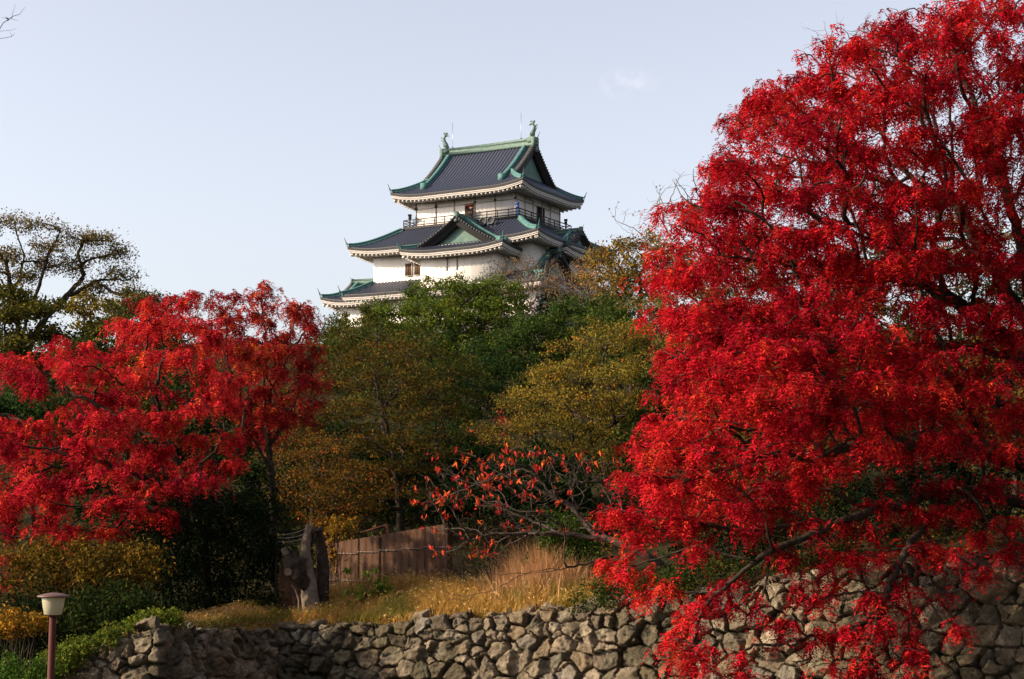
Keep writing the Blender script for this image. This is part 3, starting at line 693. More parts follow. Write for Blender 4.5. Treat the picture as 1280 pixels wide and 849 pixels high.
def skeleton(root_paths, att, bf, r0, rexp, rmax, rng, smooth=2, wob=.05):
    P, par, N0 = grow(root_paths, att, bf); n = len(P)
    depth = np.zeros(n, int); ch = [[] for _ in range(n)]
    for i in range(n):
        if par[i] >= 0: ch[par[i]].append(i)
    order = [i for i in range(n) if par[i] < 0]; k = 0
    while k < len(order): order += ch[order[k]]; k += 1
    rr = np.zeros(n); tips = np.zeros(n, int)
    for i in reversed(order):
        if not ch[i]: rr[i] = r0 ** rexp; tips[i] = 1
        if par[i] >= 0: rr[par[i]] += rr[i]; tips[par[i]] += tips[i]
    rad = rr ** (1 / rexp); rad *= min(1.0, rmax / rad.max()) if False else 1
    s = rmax / rad.max(); rad = r0 + (rad - r0) * s if s < 1 else rad
    main = np.full(n, -1)
    for i in range(n):
        if ch[i]: main[i] = ch[i][int(np.argmax([tips[c] for c in ch[i]]))]
    for _ in range(smooth):
        Q = P.copy()
        for i in range(N0, n):
            if par[i] >= 0 and main[i] >= 0: Q[i] = .5 * P[i] + .25 * (P[par[i]] + P[main[i]])
        P = Q
    chains = []
    for i in order:
        for j, c in enumerate(ch[i] if par[i] >= 0 else ch[i]):
            if c != main[i]:
                q = [i, c]
                while main[q[-1]] >= 0: q.append(main[q[-1]])
                chains.append(q)
    r_ = order[0]; q = [r_]
    while main[q[-1]] >= 0: q.append(main[q[-1]])
    chains.append(q)
    return P, par, rad, tips, chains
def branch_mesh(name, P, rad, chains, m, parent, rng, wob=.06, curl=0.0):
    V = []; Q = []; n0 = 0
    for q in chains:
        p = P[q]; r = rad[q].copy()
        if len(q) > 1: r[0] = min(r[0], r[1] * 1.25)
        r = np.append(r[:-1], r[-1] * .55) if len(r) > 1 else r
        # Catmull-Rom through the nodes
        pe = np.concatenate([2 * p[:1] - p[1:2], p, 2 * p[-1:] - p[-2:-1]]); out = []; ro = []
        L = np.linalg.norm(np.diff(p, axis=0), axis=1)
        for i in range(len(p) - 1):
            ns = int(np.clip(L[i] / max(.12, r[i] * 1.6), 2, 5)); t = np.arange(ns)[:, None] / ns
            a, b, c, d = pe[i:i + 4]
            out.append(.5 * (2 * b + (c - a) * t + (2 * a - 5 * b + 4 * c - d) * t * t + (3 * b - 3 * c + d - a) * t ** 3)); ro.append(r[i] + (r[i + 1] - r[i]) * t[:, 0])
        out = np.concatenate(out + [p[-1:]]); ro = np.append(np.concatenate(ro), r[-1])
        j = rng.normal(0, 1, out.shape); w = np.minimum(wob, .35 * np.concatenate([[0], np.linalg.norm(np.diff(out, axis=0), axis=1)])); w[0] = 0
        out = out + j * w[:, None] * .35
        k = 3 if r[min(1, len(r) - 1)] < .014 else 5 if r[min(1, len(r) - 1)] < .05 else 9
        d = np.gradient(out, axis=0); d /= np.linalg.norm(d, axis=1)[:, None] + 1e-9
        ref = np.array([0.3, .2, 1.0]) if abs(d[:, 2]).mean() < .8 else np.array([1.0, .1, 0])
        x = np.cross(d, ref); x /= np.linalg.norm(x, axis=1)[:, None] + 1e-9; z = np.cross(x, d)
        a = np.arange(k) * 2 * np.pi / k
        rk = ro[:, None] * (1 + (rng.random((len(ro), k)) - .5) * (.3 if k > 5 else .1))
        v = out[:, None] + x[:, None] * (np.cos(a)[None] * rk)[..., None] + z[:, None] * (np.sin(a)[None] * rk)[..., None]
        i = np.arange(len(out) * k).reshape(len(out), k); i2 = np.roll(i, -1, 1)
        Q.append(np.stack([i[:-1], i2[:-1], i2[1:], i[1:]], -1).reshape(-1, 4) + n0); V.append(v.reshape(-1, 3)); n0 += len(out) * k
    return mesh_np(name, np.concatenate(V), [np.concatenate(Q)], m, parent, smooth=True)
def unit(v): return v / (np.linalg.norm(v, axis=-1, keepdims=True) + 1e-9)
def cards(C, N, T, L, W, fold=.18):
    """folded diamond leaves: centres, normals, long axes, lengths, widths"""
    T = unit(T - N * (T * N).sum(-1, keepdims=True)); B = np.cross(N, T)
    L = np.asarray(L)[:, None]; W = np.asarray(W)[:, None]
    v = np.stack([C - T * L * .5, C + B * W * .5 - T * L * .08 + N * W * fold, C + T * L * .5, C - B * W * .5 - T * L * .08 + N * W * fold], 1)
    return v.reshape(-1, 3), np.arange(len(C) * 4).reshape(-1, 4)
def pick_col(pal, w, rng, n):
    pal = np.array(pal); w = np.array(w, float) / np.sum(w); return pal[rng.choice(len(pal), n, p=w)]
def leafy(S, rng, per, rad, size, asp, up, droop, cols, jit=.22, flat=1.0, coh=.5, var=.35):
    """loose leaf clumps at the spray points S; each clump has a colour of its own that its leaves scatter round"""
    m = len(S); n = rng.poisson(per, m); idx = np.repeat(np.arange(m), n); k = len(idx)
    rs = rad * rng.uniform(.6, 1.35, m)
    o = rng.normal(0, 1, (k, 3)); o = unit(o) * (rng.random((k, 1)) ** .5); o[:, 2] *= flat
    C = S[idx] + o * rs[idx][:, None]
    N = unit(rng.normal(0, 1, (k, 3)) + np.array([0, 0, up]) + o * .5); T = unit(rng.normal(0, 1, (k, 3)) + np.array([0, 0, -droop]))
    L = size * rng.uniform(1 - var, 1 + var, k)
    v, f = cards(C, N, T, L, L * asp)
    pc = pick_col(*cols, rng, m); lc = pick_col(*cols, rng, k); pick = rng.random(k) < coh
    c = np.where(pick[:, None], pc[idx], lc) * rng.uniform(1 - jit, 1 + jit, (k, 1))
    return v, f, np.repeat(np.clip(c, 0, 1), 4, 0)
def pinnate(S, D, rng, nleaf, length, npair, ll, lw, cols, droop=.9, jit=.2):
    """drooping compound leaves fanned round each twig tip"""
    m = len(S); cnt = rng.poisson(nleaf, m); idx = np.repeat(np.arange(m), cnt); k = len(idx)
    az = rng.uniform(0, 2 * np.pi, k); h = np.stack([np.cos(az), np.sin(az), 0 * az], 1)
    h = unit(h + D[idx] * np.array([1, 1, .2]) * .5 * rng.random((k, 1))); h[:, 2] = 0; h = unit(h)
    el = rng.uniform(-.5, .9, k); Lf = length * rng.uniform(.6, 1.25, k)
    st = S[idx] + rng.normal(0, .05, (k, 3)) - D[idx] * rng.uniform(0, .25, (k, 1))
    s = np.linspace(.25, 1, npair); sd = np.array([-1.0, 1.0])
    hz = (np.sin(el)[:, None] * s - droop * s * s)[..., None] * np.array([0, 0, 1.0]) + h[:, None] * (np.cos(el)[:, None] * (s - .25 * s * s))[..., None]
    pos = st[:, None] + hz * Lf[:, None, None]
    tg = unit(h[:, None] * np.cos(el)[:, None, None] + np.array([0, 0, 1.0]) * (np.sin(el)[:, None] - 2 * droop * s)[..., None])
    side = np.cross(h, (0, 0, 1.0))[:, None, None] * sd[None, None, :, None]
    t = unit(side * .75 + tg[:, :, None] * .55 + np.array([0, 0, -.5]) + rng.normal(0, .22, (k, npair, 2, 3)))
    ln = ll * rng.uniform(.7, 1.2, (k, npair, 2)) * (1 - .35 * np.abs(s - .55))[None, :, None]
    C = pos[:, :, None] + t * ln[..., None] * .5
    N = unit(np.cross(np.cross(t, h[:, None, None] + .2), t) * .6 + np.array([0, 0, .8]) + rng.normal(0, .35, (k, npair, 2, 3)))
    q = k * npair * 2
    v, f = cards(C.reshape(-1, 3), N.reshape(-1, 3), t.reshape(-1, 3), ln.reshape(-1), ln.reshape(-1) * lw / ll)
    pc = pick_col(*cols, rng, m); lc = pick_col(*cols, rng, k); c = np.where((rng.random(k) < .5)[:, None], pc[idx], lc) * rng.uniform(1 - jit, 1 + jit, (k, 1))
    pn = vnoise(S * .75 + 20, 17)[idx][:, None]; c = c * np.where(pn > .62, np.array([1.06, 1.45, 1.0]), np.where(pn < .36, np.array([.7, .65, .85]), 1.0))
    c = np.repeat(c, npair * 2, 0) * rng.uniform(.85, 1.15, (q, 1))
    return v, f, np.repeat(np.clip(c, 0, 1), 4, 0)
def inside(poly, x, y):
    p = np.array(poly, float); r = np.zeros(len(x), bool); j = len(p) - 1
    for i in range(len(p)):
        xi, yi, xj, yj = *p[i], *p[j]; j = i
        r ^= ((yi > y) != (yj > y)) & (x < (xj - xi) * (y - yi) / (yj - yi + 1e-9) + xi)
    return r
def poly_blobs(poly, n, d0, dth, rx, ry, rng, curve=None):
    """crown clumps whose centres fill a silhouette, at real distances d0 +- dth, evenly spread in depth"""
    p = np.array(poly, float); lo, hi = p.min(0), p.max(0); out = []
    ctr = p.mean(0)
    for _ in range(n):
        bestc, bd = None, -1
        for _t in range(14):
            x, y = rng.uniform(lo, hi)
            while not inside(poly, np.array([x]), np.array([y]))[0]: x, y = rng.uniform(lo, hi)
            e = np.linalg.norm(((x, y) - ctr) / (hi - lo) * 2); z = rng.uniform(-1, 1) * math.sqrt(max(.12, 1 - e * e * .8))
            q = (x, y * 1.5, z * dth * FPX / d0 * .7)
            dm = min([math.dist(q, o_[1]) for o_ in out], default=1e9)
            if dm > bd: bd = dm; bestc = ((x, y, d0 + z * dth, rx * rng.uniform(.45, 1.55), ry * rng.uniform(.5, 1.5)), q)
        out.append(bestc)
    return [o_[0] for o_ in out]
def blob_points(blobs, per, rng, low=.35):
    """points in flattened clumps, kept mostly to their upper shell"""
    A = []
    for (px, py, d, rx, ry, *w) in blobs:
        k = max(1, int(per * (w[0] if w else 1))); o = unit(rng.normal(0, 1, (k, 3))) * (rng.random((k, 1)) ** .4); o[:, 2] = np.where(o[:, 2] < 0, o[:, 2] * low, o[:, 2])
        s = d / FPX; A.append(at(px, py, d) + o * np.array([rx * s, rx * s, ry * s]))
    return np.concatenate(A)
def path(*pp): return np.array([at(*q) for q in pp])
def make_tree(name, label, cat, base, limbs, blobs, per, bf, r0, rmax, leaf, seed, group=None, bark='bark', rexp=2.3, spray_tips=2, low=.35, crown='crown', fmat='leaf', wob=.06, extra=0):
    """base: (px, py, d) foot of the trunk; limbs: polylines of (px, py, d), the first one continues the trunk; leaf(S, D, rng) builds the foliage"""
    rng = np.random.default_rng(seed)
    b = at(*base); b[2] = gz(b[0], b[1]) - .15
    e = empty(name, b); tag(e, label, cat, group)
    paths = [np.concatenate([[b], path(*limbs[0])])] + [path(*l) for l in limbs[1:]]
    att = blob_points(blobs, per, rng, low)
    P, par, rad, tips, chains = skeleton(paths, att, bf, r0, rexp, rmax, rng)
    o = branch_mesh('trunk', P - b, rad, chains, M[bark], e, rng, wob)
    if leaf:
        k = np.where((tips <= spray_tips) & (par >= 0))[0]
        k = k[k >= len(P) - len(att)]
        S = P[k]; D = unit(P[k] - P[par[k]])
        if extra:
            w = rng.integers(0, len(k), extra); f = rng.random((extra, 1)); S = np.concatenate([S, P[k[w]] * f + P[par[k[w]]] * (1 - f)]); D = np.concatenate([D, D[w]])
        v, f, c = leaf(S, D, rng)
        mesh_np(crown, v - b, [f], M[fmat], e, col=c)
    return e
def shrub(name, label, blobs, per, leaf, seed, cat='shrub', group=None, fmat='leaf', stems=True, low=.8):
    """low bush: leafy clumps on thin stems that rise from its own foot"""
    rng = np.random.default_rng(seed); S = blob_points(blobs, per, rng, low)
    bx, by = S[:, 0].mean(), S[:, 1].mean(); b = np.array([bx, by, gz(bx, by)])
    S = S[S[:, 2] > hill_z(S[:, 0], S[:, 1]) - .15]
    e = empty(name, b); tag(e, label, cat, group)
    n = min(26, len(S)) if stems else 0; w = rng.choice(len(S), n, replace=False); m = MB()
    for i in w:
        q = S[i]; f = np.array([b[0] + (q[0] - b[0]) * .75 + rng.normal(0, .1), b[1] + (q[1] - b[1]) * .75 + rng.normal(0, .1), 0]); f[2] = gz(f[0], f[1]) - .1
        t = np.linspace(0, 1, 5)[:, None]; c = f + (q - f) * t + rng.normal(0, .04, (5, 3)); m.tube(c - b, np.linspace(.018, .006, 5), 4)
    if n: m.build('stems', M['bark'], e)
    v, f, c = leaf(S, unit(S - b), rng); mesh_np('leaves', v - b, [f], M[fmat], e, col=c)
    return e

RED = ([(.56, .018, .026), (.48, .012, .026), (.36, .009, .019), (.60, .045, .024), (.25, .007, .014)], [4, 4, 2, 1.6, 1])
RED2 = ([(.56, .026, .034), (.50, .018, .034), (.60, .055, .030), (.40, .012, .026), (.28, .009, .018)], [4, 4, 2.2, 2, 1])
GREEN = ([(.085, .125, .016), (.06, .095, .014), (.125, .15, .02), (.04, .065, .012), (.16, .155, .022)], [4, 3, 2.4, 2, .8])
DKGREEN = ([(.022, .042, .012), (.014, .030, .009), (.035, .055, .014), (.05, .06, .015)], [4, 3, 2, .6])
OLIVE = ([(.062, .048, .011), (.088, .057, .011), (.045, .048, .011), (.12, .06, .012), (.16, .062, .012), (.030, .036, .010)], [4, 3, 3, 1.6, .8, 2])
ORANGE = ([(.20, .075, .014), (.15, .068, .015), (.25, .06, .014), (.09, .062, .014)], [3, 3, 1.4, 2])
YELLOW = ([(.24, .16, .018), (.19, .14, .02), (.14, .12, .018), (.30, .18, .02), (.10, .095, .018)], [3, 3, 3, 1.2, 2])
BROWN = ([(.17, .115, .036), (.13, .10, .03), (.20, .125, .034), (.10, .085, .026)], [3, 3, 2, 2])
def lf(per, rad, size, asp, up, droop, cols, **k): return lambda S, D, rng: leafy(S, rng, per, rad, size, asp, up, droop, cols, **k)
def pin(nleaf, length, npair, ll, lw, cols, **k): return lambda S, D, rng: pinnate(S, D, rng, nleaf, length, npair, ll, lw, cols, **k)

def big_red():
    rng = np.random.default_rng(12)
    top = [(1330, -60), (1210, -5), (1120, 25), (1030, 75), (958, 122), (912, 185), (866, 245), (840, 320), (835, 400), (900, 430), (1000, 400), (1100, 340), (1330, 330)]
    low = [(845, 330), (838, 420), (832, 490), (800, 560), (790, 640), (850, 660), (950, 630), (1050, 590), (1170, 550), (1340, 575), (1340, 330), (1100, 330), (960, 400)]
    bl = poly_blobs(top, 205, 32.5, 4.0, 56, 24, rng) + poly_blobs(low, 150, 31.6, 4.6, 54, 22, rng)
    # sprays that hang in front of the wall
    man = [(880, 690, 30.2, 44, 14), (930, 665, 30.3, 44, 14), (1020, 650, 30.4, 38, 14), (1140, 640, 30.8, 30, 12), (1080, 665, 30.5, 30, 10), (1220, 670, 30.5, 28, 10), (940, 770, 29.5, 40, 14), (970, 740, 29.7, 40, 14), (1150, 820, 29.4, 34, 14), (1200, 790, 29.6, 26, 12), (800, 675, 31, 45, 16), (775, 700, 31, 36, 15), (765, 640, 31, 40, 18), (850, 655, 30.5, 45, 15), (900, 640, 31, 48, 14), (965, 640, 31, 50, 15), (1000, 610, 31, 45, 15),
           (800, 745, 30.4, 30, 16), (790, 715, 30.4, 32, 14), (835, 735, 29.8, 30, 14), (960, 700, 30, 42, 14), (915, 728, 29.8, 42, 15), (890, 752, 29.4, 40, 15), (865, 775, 29.2, 34, 16), (850, 800, 29, 30, 16), (865, 830, 28.8, 34, 18), (905, 815, 28.9, 40, 16),
           (990, 705, 30, 40, 15), (1030, 725, 30, 40, 14), (1085, 745, 29.8, 36, 16), (1085, 700, 30, 34, 12), (1050, 690, 30.3, 34, 12), (1010, 750, 29.8, 40, 14), (1060, 790, 29.6, 36, 14), (1140, 790, 29.8, 34, 16), (1180, 740, 30, 30, 12), (1030, 800, 29.4, 36, 14), (1120, 850, 29.3, 36, 14), (1000, 780, 29.5, 34, 12), (1220, 715, 30.2, 30, 10), (1150, 760, 29.9, 30, 12), (1100, 780, 29.6, 32, 20), (1090, 825, 29.2, 42, 18), (1065, 840, 29.2, 34, 12), (1160, 690, 30.4, 40, 14), (1180, 690, 30.2, 34, 10), (1130, 730, 30, 30, 12),
           (975, 810, 29.2, 44, 12), (1010, 830, 29, 34, 12), (930, 845, 28.8, 34, 12), (1090, 630, 30.8, 28, 14), (1180, 605, 31, 32, 13), (1250, 605, 30.8, 38, 20), (1265, 655, 30.6, 28, 20), (1110, 600, 31, 30, 14), (1200, 640, 30.9, 28, 10), (1270, 690, 30.4, 28, 12), (1230, 560, 31, 40, 16), (890, 600, 31, 40, 14)]
    limbs = [[(1335, 640, 34), (1318, 520, 33.6), (1300, 430, 33.2), (1262, 250, 33), (1215, 120, 33), (1170, 40, 33)],
             [(1316, 500, 33.6), (1230, 395, 32.6), (1140, 350, 32), (1010, 330, 31.4), (900, 320, 31)],
             [(1300, 430, 33.2), (1190, 250, 33.6), (1060, 215, 33.6), (960, 190, 33.2), (910, 190, 33)],
             [(1322, 540, 33.6), (1180, 470, 31.6), (1050, 440, 30.8), (930, 450, 30.2), (850, 470, 30)],
             [(1330, 600, 34), (1200, 555, 32), (1080, 560, 31), (960, 570, 30.6), (860, 600, 30.4), (800, 640, 30.4)],
             [(1334, 640, 34), (1190, 610, 31.6), (1060, 650, 30.4), (960, 690, 29.9), (880, 755, 29.4), (860, 830, 29)],
             [(1180, 625, 31.6), (1130, 690, 30.2), (1095, 770, 29.6), (1085, 835, 29.2)],
             [(1190, 250, 33.6), (1190, 180, 33), (1185, 110, 32.6)], [(1060, 215, 33.6), (1060, 140, 33.4), (1050, 100, 33.2)]]
    def leaf(S, D, rng):
        gone = (vnoise(S * .9 + 7, 23) < np.where(S[:, 2] > 9, .25, .23)) & (rng.random(len(S)) < .8); S, D = S[~gone], D[~gone]
        return pinnate(S, D, rng, 6.6, .29, 6, .108, .031, RED)
    make_tree('red_tree', 'huge crimson tree on the right, its dark branches sweeping down over the stone wall', 'tree', (1345, 745, 34.2), limbs, bl + [q + (.6,) for q in man], 20,   .28, .0095, .34, leaf, 3, spray_tips=2, fmat='red_leaf', low=.45, extra=1100)
big_red()
def wood():
    g = np.random.default_rng(77)
    def T(name, label, base, limbs, poly, nb, d0, dth, rx, ry, per, bf, r0, rmax, leaf, seed, extra_blobs=[], **k):
        make_tree(name, label, 'tree', base, limbs, (poly_blobs(poly, nb, d0, dth, rx, ry, np.random.default_rng(seed + 100)) if poly else []) + extra_blobs, per, bf, r0, rmax, leaf, seed, **k)
    # the red trees at the left
    red_pin = pin(4.4, .30, 6, .14, .042, RED2)
    T('red_tree', 'spreading scarlet tree on the left above the dark hedge, near the street lamp', (262, 735, 42.5),
      [[(250, 660, 42.4), (238, 615, 42), (215, 560, 41.6), (190, 500, 42), (180, 430, 43)], [(246, 640, 42.2), (300, 560, 42.5), (310, 480, 43)], [(240, 620, 42), (160, 590, 40.6), (80, 560, 39.6), (0, 560, 39)], [(215, 560, 41.6), (110, 500, 42), (30, 470, 42.5)], [(160, 590, 40.6), (110, 640, 39.4), (60, 680, 38.8)], [(250, 660, 42.4), (200, 640, 41), (150, 630, 40)]],
      [(-70, 450), (0, 440), (70, 430), (120, 440), (160, 400), (215, 365), (260, 385), (290, 420), (300, 520), (285, 580), (235, 620), (200, 660), (150, 645), (120, 690), (60, 695), (20, 680), (-70, 670)], 84, 41.5, 3.6, 38, 15, 22, .28, .0085, .24, red_pin, 21,
      extra_blobs=[(20, 700, 38.6, 28, 14, .5), (90, 665, 38.8, 30, 12, .6), (100, 690, 38.8, 16, 12, .4), (20, 725, 38.4, 22, 14, .3), (235, 375, 43, 26, 16, .7), (175, 640, 39.8, 30, 10, .5), (10, 620, 38.5, 40, 14), (70, 600, 38.5, 40, 14)], fmat='red_leaf', low=.5, extra=300)
    T('red_tree', 'upright crimson tree between the wide scarlet tree and the olive brown tree', (342, 735, 45),
      [[(342, 640, 45), (336, 560, 45), (330, 480, 45.2), (332, 420, 45.4)], [(338, 585, 45), (300, 520, 45), (285, 470, 45)], [(336, 560, 45), (370, 500, 45.2), (385, 440, 45.4)]],
      [(285, 370), (325, 358), (368, 372), (395, 400), (385, 440), (395, 490), (365, 540), (330, 560), (300, 530), (285, 470)], 46, 45, 2.2, 26, 13, 20, .3, .0075, .17, pin(3.8, .28, 6, .135, .038, ([(.42, .03, .028), (.34, .018, .026), (.48, .07, .02), (.24, .012, .02)], [3, 3, 1.6, 1.6])), 22, fmat='red_leaf', low=.6, extra=100)
    T('red_tree', 'small dull crimson tree top showing behind the scarlet tree, below the open crowned tree', (235, 640, 60),
      [[(235, 520, 60), (230, 430, 60)]], [(150, 400), (200, 372), (235, 362), (290, 385), (310, 420), (290, 470), (180, 470)], 22, 60, 2.2, 30, 13, 16, .3, .008, .13, pin(3.2, .3, 5, .17, .05, ([(.30, .03, .028), (.22, .025, .024), (.30, .07, .02), (.14, .03, .02)], [3, 3, 2, 2])), 23, fmat='red_leaf')
    # open crowned tree against the sky at the left
    T('open_crowned_tree', 'open crowned tree with dark twisting limbs against the pale sky at the upper left', (28, 640, 84),
      [[(28, 520, 84), (28, 470, 84), (22, 400, 84), (8, 330, 84), (-15, 295, 84)], [(26, 455, 84), (55, 400, 84.4), (82, 372, 84.6), (105, 345, 84.8), (98, 318, 85)], [(24, 430, 84), (48, 360, 83.6), (60, 320, 83.5), (75, 290, 83.4)], [(70, 385, 84.5), (120, 380, 83.8), (152, 392, 83.4)], [(82, 372, 84.6), (125, 350, 85), (160, 350, 85)], [(22, 400, 84), (-30, 380, 83), (-60, 350, 83)], [(22, 360, 84), (30, 320, 84.6), (20, 290, 85)]],
      None, 0, 84, 4, 26, 10, 32, .22, .019, .5, lf(44, .70, .135, .5, .4, .2, BROWN, flat=.8), 24, rexp=2.15, spray_tips=1,
      extra_blobs=[(-30, 285, 84, 40, 10), (15, 280, 84, 32, 10), (60, 283, 84, 28, 8), (95, 300, 85, 26, 9), (125, 300, 85, 22, 8), (145, 315, 85, 18, 8), (115, 322, 84.6, 30, 8), (150, 345, 85, 24, 9), (85, 335, 84.6, 24, 8), (60, 310, 83.4, 22, 8), (10, 320, 84, 26, 9), (30, 345, 84, 22, 8), (160, 368, 84, 20, 8), (120, 360, 84.6, 22, 6), (-20, 340, 84, 30, 10), (180, 375, 83.6, 14, 6), (50, 330, 85, 18, 7), (-40, 320, 84, 30, 10)], low=.6)
    T('broadleaf_tree', 'dense dark olive tree under the limbs of the open crowned tree', (20, 640, 80), [[(20, 520, 80), (25, 440, 80)]],
      [(-60, 365), (0, 362), (50, 368), (75, 390), (70, 430), (60, 480), (-60, 480)], 22, 80, 3, 30, 14, 16, .3, .014, .3, lf(60, .75, .19, .55, .7, .1, ([(.06, .06, .014), (.09, .075, .015), (.14, .11, .016), (.04, .045, .012)], [3, 3, 1.2, 2]), flat=.6), 25)
    T('broadleaf_tree', 'low dark green tree with bright yellow tufts right of the open crowned tree', (165, 640, 78), [[(165, 520, 78), (160, 440, 78)]],
      [(85, 400), (130, 402), (175, 382), (205, 395), (215, 440), (190, 500), (90, 490)], 22, 78, 3, 28, 12, 16, .3, .012, .25, lf(50, .7, .18, .55, .6, .1, ([(.045, .05, .014), (.03, .04, .012), (.28, .19, .02), (.10, .08, .016)], [3, 3, .6, 2]), flat=.6), 26)
    T('yellow_tree', 'small bright yellow tree top glimpsed beside the open crowned tree limbs', (105, 600, 92), [[(105, 480, 92), (105, 400, 92)]], [(85, 385), (105, 370), (125, 380), (180, 385), (170, 400), (100, 410)], 8, 92, 1.5, 16, 10, 14, .3, .012, .15, lf(40, .6, .19, .55, .5, .1, YELLOW, flat=.7), 27)
    # evergreens below the castle
    ev = dict(flat=.8, jit=.25)
    T('evergreen_tree', 'large bright green evergreen with rounded puffs directly under the castle front wall', (565, 520, 118), [[(568, 470, 118), (572, 430, 118), (575, 385, 118)], [(570, 440, 118), (520, 400, 117), (490, 375, 117)], [(572, 430, 118), (620, 395, 118), (650, 375, 118)], [(572, 410, 118), (545, 375, 117.6)]],
      [(442, 425), (464, 406), (490, 382), (532, 363), (580, 351), (622, 354), (648, 374), (642, 392), (625, 425), (610, 470), (570, 500), (500, 490), (450, 460)], 84, 118, 4.0, 26, 19, 38, .25, .016, .42, lf(46, .55, .17, .55, .8, .05, GREEN, **ev), 31, spray_tips=1, low=.25)
    T('evergreen_tree', 'middle green evergreen lower down the slope, right of the bright one', (690, 560, 102), [[(690, 500, 102), (690, 450, 102), (700, 410, 102)], [(690, 470, 102), (640, 440, 101)], [(690, 460, 102), (735, 430, 102)]],
      [(600, 440), (625, 420), (660, 408), (700, 388), (745, 385), (780, 400), (770, 430), (720, 450), (690, 480), (630, 490), (600, 475)], 30, 102, 4, 28, 20, 36, .25, .015, .36, lf(46, .52, .16, .55, .8, .05, ([(.035, .062, .013), (.025, .046, .012), (.055, .085, .016), (.08, .09, .02)], [4, 3, 2, .6]), **ev), 32, spray_tips=1, low=.25)
    T('evergreen_tree', 'dark evergreen in the middle of the slope, under the bright puffs', (590, 620, 96), [[(590, 560, 96), (590, 500, 96), (580, 460, 96)], [(590, 520, 96), (630, 480, 96)]],
      [(500, 450), (540, 430), (600, 440), (640, 470), (650, 520), (630, 560), (560, 570), (520, 540)], 30, 96, 4, 28, 19, 30, .25, .014, .34, lf(46, .52, .16, .55, .7, .05, DKGREEN, **ev), 33, spray_tips=1, low=.3)
    T('evergreen_tree', 'yellowish green evergreen under the lowest roof corner', (440, 540, 112), [[(440, 480, 112), (440, 430, 112)], [(440, 460, 112), (410, 430, 112)]],
      [(395, 440), (405, 405), (440, 392), (475, 400), (490, 430), (480, 470), (420, 490)], 22, 112, 3, 24, 17, 32, .25, .015, .3, lf(46, .55, .17, .55, .8, .05, ([(.075, .085, .016), (.05, .065, .014), (.13, .10, .02), (.03, .045, .012)], [3, 3, 1.3, 2]), **ev), 34, spray_tips=1, low=.3)
    T('evergreen_tree', 'green evergreen above the yellow olive tree, touching the crimson crown', (790, 560, 92), [[(790, 500, 92), (790, 430, 92)]],
      [(725, 415), (750, 392), (800, 385), (840, 395), (860, 440), (830, 470), (740, 460)], 24, 92, 3, 26, 17, 32, .25, .014, .3, lf(46, .5, .15, .55, .8, .05, ([(.045, .07, .014), (.03, .05, .012), (.075, .09, .018)], [3, 3, 2]), **ev), 35, spray_tips=1, low=.3)
    T('conifer', 'near black conifer before the white castle wall, among bare twigs', (690, 470, 120), [[(690, 420, 120), (688, 375, 120)]], [(672, 400), (690, 368), (712, 390), (722, 415), (668, 420)], 12, 120, 1.5, 14, 10, 14, .25, .016, .2, lf(60, .55, .2, .4, .5, .4, ([(.012, .022, .010), (.018, .03, .012)], [1, 1])), 36)
    # twiggy brown trees at the foot of the keep
    bare = ([(.13, .085, .045), (.10, .07, .04), (.17, .10, .04), (.09, .085, .03)], [3, 3, 1, 1])
    T('bare_tree', 'greyish brown leafless tree in front of the lowest castle gable', (655, 470, 124), [[(655, 420, 124), (652, 380, 124)], [(655, 400, 124), (630, 350, 124)]], [(612, 335), (640, 322), (675, 325), (690, 345), (690, 385), (640, 400), (610, 370)], 40, 124, 2.5, 20, 12, 20, .25, .017, .2, lf(4, .5, .15, .6, .2, .2, bare), 41, bark='twig', rexp=2.1, spray_tips=1, low=1)
    T('bare_tree', 'russet leafless tree against the right castle wall, over the green evergreen', (735, 470, 116), [[(735, 420, 116), (738, 370, 116)], [(737, 400, 116), (710, 350, 116)], [(737, 390, 116), (775, 360, 116)]], [(690, 340), (720, 325), (760, 335), (790, 350), (800, 385), (760, 405), (700, 400), (688, 370)], 48, 116, 3, 24, 13, 20, .25, .016, .22, lf(5, .55, .16, .6, .2, .2, ([(.15, .08, .035), (.11, .07, .035), (.20, .09, .03), (.10, .09, .03)], [3, 3, 1.4, 1])), 42, bark='twig', rexp=2.1, spray_tips=1, low=1)
    T('autumn_tree', 'golden brown tree top beside the crimson crown, right of the castle', (800, 560, 98), [[(800, 480, 98), (800, 380, 98)], [(800, 420, 98), (760, 345, 98), (740, 335, 98)]], [(735, 335), (742, 312), (775, 305), (815, 300), (850, 310), (860, 350), (830, 380), (770, 370)], 34, 98, 3, 26, 12, 20, .25, .014, .22, lf(20, .55, .19, .55, .4, .2, ([(.23, .14, .022), (.17, .11, .024), (.12, .085, .026), (.27, .10, .022), (.10, .09, .02)], [3, 3, 3, 1, 1])), 43, rexp=2.15, spray_tips=1)
    T('bare_tree', 'pale leafless twigs against the sky over the golden brown tree, beside the crimson crown', (850, 600, 76), [[(850, 480, 76), (845, 350, 76), (840, 300, 76)], [(845, 350, 76), (800, 290, 76), (770, 275, 76)]], [(745, 300), (790, 260), (830, 225), (870, 215), (880, 280), (840, 310)], 16, 76, 2.5, 34, 22, 11, .2, .008, .16, lf(.35, .2, .14, .5, .2, .2, bare), 44, bark='twig', rexp=2.1, spray_tips=1, low=1)
